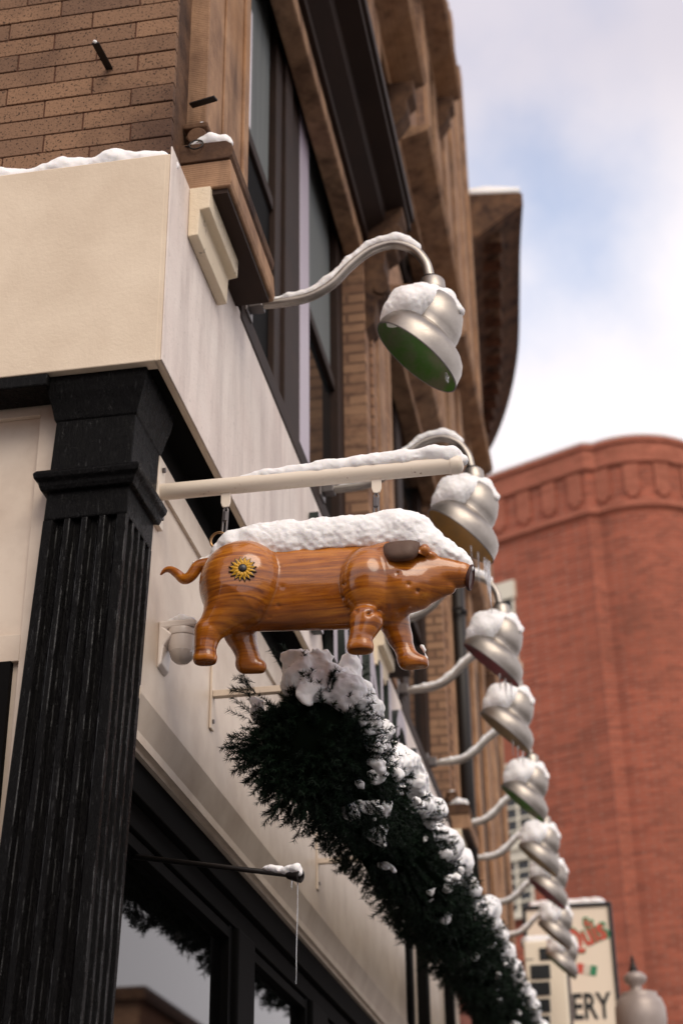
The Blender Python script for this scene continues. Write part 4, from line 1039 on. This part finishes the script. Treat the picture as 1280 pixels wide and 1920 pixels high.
# snow lumps on the upper street side of the garland
cl = []
def clump(px, py, y, r): cl.append((np.array(W(px, py, 1, y)), r))
s = .05; rs3 = random.Random(5)
while s < Lg:
    p, t = gat(s); u = t.cross(Vector((0, 0, 1))).normalized(); v = u.cross(t)
    for j in range(4):
        dens_ = .5+.5*math.sin(s*7.3+j*2.1)*math.sin(s*2.9+j)
        a = R((18, 42, 66, 88)[j]+rs3.uniform(-9, 9))
        o = u*math.cos(a)+v*math.sin(a); rr_ = GR*lump(s+.35*math.sin(a*2))*rs3.uniform(.86, .98)
        if j == 0 and dens_ < .55: continue
        cl.append((np.array(p+o*rr_), (.041+.032*dens_)*(1+.06*min(s, 8))*(1 if j else .55)*rs3.uniform(.8, 1.15)))
    if rs3.random() < .5:      # loose patches caught on the face of the garland
        a = R(rs3.uniform(-75, 5)+(180 if rs3.random() < .25 else 0)); o = u*math.cos(a)+v*math.sin(a)
        c_0 = p+o*GR*lump(s)*1.0; dr = Vector((rs3.uniform(-1, 1), rs3.uniform(-1, 1), rs3.uniform(-.6, .9)))
        for q in range(rs3.randint(3, 6)): cl.append((np.array(c_0+dr*.016*q+Vector((rs3.uniform(-1, 1), rs3.uniform(-1, 1), rs3.uniform(-1, 1)))*.012), rs3.uniform(.007, .016)))
    s += .06 if s < 3 else .10
for q in ((565, 1258, .62, .044), (600, 1240, .64, .042), (548, 1238, .62, .03), (620, 1268, .64, .052), (655, 1250, .72, .045), (577, 1318, .58, .016), (572, 1300, .58, .018), (590, 1290, .60, .03),
          (690, 1325, .85, .052), (670, 1300, .78, .05), (640, 1285, .70, .045), (715, 1370, 1.0, .045), (640, 1330, .66, .016), (655, 1350, .7, .012), (700, 1400, .8, .018), (745, 1450, 1.1, .02), (780, 1500, 1.3, .02)): clump(*q)
def gsnow(lst, h, nm, a1, s1):
    lst = [(c, r_*1.0) for c, r_ in lst]
    pts = np.array([c for c, _ in lst]); rr_ = np.array([r for _, r in lst])
    lo, hi = pts.min(0)-.1, pts.max(0)+.1
    def fn(P):
        d = np.full(P.shape[:-1], .05)
        for c, r in lst:
            i0 = np.maximum(np.floor((c-lo-r-.06)/h).astype(int), 0); i1 = np.ceil((c-lo+r+.06)/h).astype(int)+1
            sl = tuple(slice(a, b) for a, b in zip(i0, i1)); Q = P[sl]
            if Q.size == 0: continue
            e = np.linalg.norm((Q-c)*np.array([1, 1, 1.15]), axis=-1)-r; d[sl] = smin(d[sl], e, .034)
        return d+rough(P, a1, s1, a1*.5, s1*3.2)
    return netobj(nm, fn, lo, hi, h, M['snow'], GA)
for y0_, y1_, h in ((.2, 2.2, .0052), (2.2, 4.5, .010), (4.5, 12.5, .018)):
    sub_ = [q for q in cl if y0_ <= q[0][1] < y1_]
    gsnow(sub_, h, 'snow_cap', .014, 24 if y0_ < 2 else 17)
def gbr(y, z, label):
    g = thing('garland_bracket', (XB, y, z), label, 'bracket', 'cream steel brackets carrying the garland')
    MB().box(XB+.001, XB+.009, y-.022, y+.022, z-.13, z+.13).build('wall_plate', M['paint'], g, bevel=.002)
    MB().box(XB+.0095, XB+.44, y-.014, y+.014, z-.012, z+.012).build('arm', M['paint'], g, bevel=.002)
    f = MB(); f.tube([(XB+.009, y, z-.1), (XB+.014, y, z-.1)], .008, 6); f.build('bolt', M['steel'], g)
gbr(1.14, 3.63, 'cream bracket on the sign board carrying the near end of the garland')
gbr(3.1, 3.56, 'small cream bracket seen under the middle of the garland')
# ================================================================== black pole
BP = thing('banner_pole', (XG, .77, 2.96), 'thin black pole sticking out from the shop window with a snowy curled tip', 'pole')
p0 = Vector(W(250, 1606, 1, .70)); p1 = Vector(W(556, 1642, 1, .45))
MB().tube([p0, p0.lerp(p1, .5), p1], [.009, .008, .008], 10).build('rod', M['iron'], BP, smooth=True)
d = (p1-p0).normalized()
MB().rings([(p1-d*.03, d, .012), (p1-d*.0, d, .017), (p1+d*.014, d, .019), (p1+d*.016, d, .014), (p1+d*.005, d, .010)], 18, True).build('end_cup', M['iron'], BP, smooth=True, autos=40)
snow_along('snow_cap', [p0.lerp(p1, .80)+up*.009, p0.lerp(p1, .9)+up*.013, p1+up*.016, p1+d*.01+up*.006], [.004, .010, .018, .010], BP, .0035, .7)
f = MB(); q = Vector(W(558, 1652, 1, .45)); f.tube([q, q-Vector((0, 0, .09)), q-Vector((.003, 0, .19)), q-Vector((.004, 0, .285))], [.0018, .0014, .0014, .0018], 6); icicle(f, q+Vector((-.016, 0, .01)), .035, .003)
f.build('icicle', M['ice'], BP, smooth=True)
# ================================================================== iron brackets and ring on the brick
def strap(name, pts, wd, th, label, cat, grp=None, snowy=False):
    t = thing(name, pts[0], label, cat, grp); f = MB(); v = []
    P = [Vector(p) for p in pts]
    for p, q in zip(P, P[1:]):
        d = (q-p).normalized(); s_ = d.cross(Vector((0, 0, 1))).normalized(); n_ = s_.cross(d)
        f.add([p+s_*a*wd+n_*b_*th for a, b_ in ((-1, -1), (1, -1), (1, 1), (-1, 1))]+[q+s_*a*wd+n_*b_*th for a, b_ in ((-1, -1), (1, -1), (1, 1), (-1, 1))],
              [(3, 2, 1, 0), (4, 5, 6, 7), (0, 1, 5, 4), (1, 2, 6, 5), (2, 3, 7, 6), (3, 0, 4, 7)])
    f.build('strap', M['iron'], t, bevel=.002)
    return t
A_ = Vector(W(206, 130, 1, .104)); B_ = Vector(W(179, 80, 1, -.04))
s1 = strap('iron_strap', [A_, B_], .013, .004, 'flat iron strap sticking out of the front brick wall with snow on its tip', 'iron strap')
snow_along('snow_cap', [B_+up*.004, B_.lerp(A_, .12)+up*.005], [.007, .005], s1, .003, 1, .5)
A_ = Vector((-.036, .24, W(362, 197, 0, -.03)[2])); A_ = Vector(W(360, 197, 0, -.036)); A_ = Vector(W(358, 198, 1, .24)); B_ = Vector(W(405, 184, 1, .21))
strap('iron_strap', [A_, B_], .013, .004, 'dark iron strap with a bolt hole, above the stone ledge at the corner', 'iron strap')
c = Vector(W(368, 271, 1, .21)); t = thing('iron_ring', c, 'thin rusty iron ring hanging beside the snow on the stone block', 'ring')
f = MB(); f.tube([c+Vector((math.cos(k)*.0245, .006*math.sin(k), math.sin(k)*.0245)) for k in np.linspace(0, 6.283, 29)], .0028, 6, False); f.build('hoop', M['iron'], t, smooth=True)
f = MB(); f.tube([c+Vector((-.022, 0, .0)), c+Vector((-.045, .01, .004)), c+Vector((-.075, .03, .0))], .003, 6); f.build('eye_bolt', M['iron'], t, smooth=True)

# ================================================================== blade sign, letter-board, street lamp
SY = 16.0
s3 = lambda px, py, y=SY: Vector(W(px, py, 1, y))
BS = thing('blade_sign', (.1, SY, 5), 'cream shop sign in a black frame with red script and snow on top', 'sign')
tl, tr = s3(984, 1700), s3(1140, 1698); br = s3(1157, 1915)
x0_, x1_ = tl.x, tr.x-.01; zt = tr.z; zb_ = 3.6
f = MB(); f.box(x0_, x1_, SY, SY+.22, zb_, zt); f.build('cabinet', M['signface'], BS, bevel=.01)
f = MB(); t_ = .045
f.box(x0_-t_, x1_+t_, SY-.03, SY+.25, zt+.001, zt+t_); f.box(x0_-t_, x0_-.001, SY-.03, SY+.25, zb_, zt); f.box(x1_+.001, x1_+t_, SY-.03, SY+.25, zb_, zt)
f.build('frame', M['signframe'], BS, bevel=.01)
snow_along('snow_cap', [(x0_+.1, SY+.11, zt+.06), (x1_-.1, SY+.11, zt+.06)], [.07, .075], BS, .02, 1, 2)
front = lambda x, y, z, ang=0, sx=1: Matrix.Translation((x, y, z)) @ Matrix.Rotation(R(90), 4, 'X') @ Matrix.Rotation(R(ang), 4, 'Z') @ Matrix.Diagonal((sx, 1, 1, 1))
e0 = s3(1073, 1911); e1 = s3(1073, 1864)
hh = (e1.z-e0.z)/.69
place_text('ERY', 'lettering', M['ink'], BS, front(e0.x, SY-.004, e0.z, 0, .64), hh, .004)
q0 = s3(1068, 1788)
place_text('Quis', 'script_outline', M['green'], BS, front(q0.x-.035, SY-.003, q0.z-.012, 20, .72), .43, .002)
place_text('Quis', 'script', M['red'], BS, front(q0.x-.015, SY-.008, q0.z, 20, .72), .38, .003)
c = s3(1098, 1732); MB().prism([(c.x-.035, c.z+.08), (c.x+.03, c.z+.08), (c.x+.045, c.z-.02), (c.x+.005, c.z-.1), (c.x-.04, c.z-.0)], 1, SY-.008, SY-.001).build('script_dot_outline', M['green'], BS)
MB().prism([(c.x-.015, c.z+.05), (c.x+.012, c.z+.05), (c.x+.022, c.z-.01), (c.x+.003, c.z-.06), (c.x-.018, c.z-.0)], 1, SY-.013, SY-.0085).build('script_dot', M['red'], BS)
# little three colour flag
fo_ = s3(1100, 1818); an = R(-12)
for k, mm in enumerate(('red', 'white', 'green')):
    w0 = .082; pts = [(-.13+k*w0+.005, -.06), (-.13+(k+1)*w0, -.06), (-.13+(k+1)*w0, .06), (-.13+k*w0+.005, .06)]
    pts = [(fo_.x+x*math.cos(an)-z*math.sin(an), fo_.z+x*math.sin(an)+z*math.cos(an)) for x, z in pts]
    MB().prism(pts, 1, SY-.006, SY-.001).build('flag_band', M[mm], BS)
SY2 = 13.0
LB = thing('panel_sign', (.3, SY2, 4.6), 'narrow cream sign with a column of black panels under snow', 'sign')
a0, a1 = s3(980, 1765, SY2), s3(1060, 1765, SY2); xa, xb = a0.x, a1.x-.02; zt = a0.z
f = MB(); f.box(xa, xb, SY2, SY2+.2, 3.2, zt); f.build('cabinet', M['signface'], LB, bevel=.02)
f = MB(); f.box(xb+.001, xb+.03, SY2+.02, SY2+.18, 3.2, zt-.08); f.build('edge_trim', M['steel'], LB)
snow_along('snow_cap', [(xa+.05, SY2+.1, zt+.0), (xb-.06, SY2+.1, zt+.0)], [.08, .07], LB, .018, 1, 1.6)
for k, (py0, py1) in enumerate(((1778, 1800), (1810, 1835), (1842, 1866), (1874, 1898), (1906, 1932))):
    u0, u1 = s3(1010 if k == 0 else 992+k, py0, SY2), s3(1032, py1, SY2)
    MB().box(u0.x, u1.x, SY2-.012, SY2-.001, u1.z, u0.z).build('black_panel', M['signframe'], LB, bevel=.004)
for k in range(3):
    u0 = s3(985+5*k, 1799, SY2); MB().box(u0.x, u0.x+.02, SY2-.004, SY2-.001, u0.z-.008, u0.z+.006).build('small_mark', M['ink'], LB)
SL = thing('street_lamp', (1.34, 12, 0), 'grey acorn street lamp with a black finial in the lower right corner', 'street lamp')
ct = Vector(W(1200, 1900, 1, 12)); cb = (ct.x, 12, 0)
zz = lambda py: W(1197, py, 1, 12)[2]
MB().lathe([(.02, zz(1825)), (.045, zz(1822)), (.038, zz(1815)), (.018, zz(1806)), (.014, zz(1801)), (.02, zz(1798)), (.008, zz(1793)), (.001, zz(1784))], (cb[0]-.03, 12, 0), 20).build('finial', M['iron'], SL, smooth=True)
MB().lathe([(.10, zz(1862)), (.055, zz(1856)), (.058, zz(1848)), (.098, zz(1842)), (.112, zz(1835)), (.105, zz(1830)), (.07, zz(1824)), (.03, zz(1821))], (cb[0]-.02, 12, 0), 28).build('cap', M['post'], SL, smooth=True)
MB().lathe([(.12, zz(2040)), (.16, zz(1990)), (.21, zz(1950)), (.245, zz(1915)), (.24, zz(1890)), (.21, zz(1874)), (.17, zz(1868)), (.175, zz(1863)), (.12, zz(1860)), (.05, zz(1859))], (cb[0], 12, 0), 36).build('globe', M['post'], SL, smooth=True)
MB().lathe([(.2, 0), (.19, .3), (.12, .45), (.07, .7), (.055, 2.4), (.05, zz(2060)), (.12, zz(2042)), (.12, zz(2035))], (cb[0], 12, .13), 20).build('pole', M['post'], SL, smooth=True)
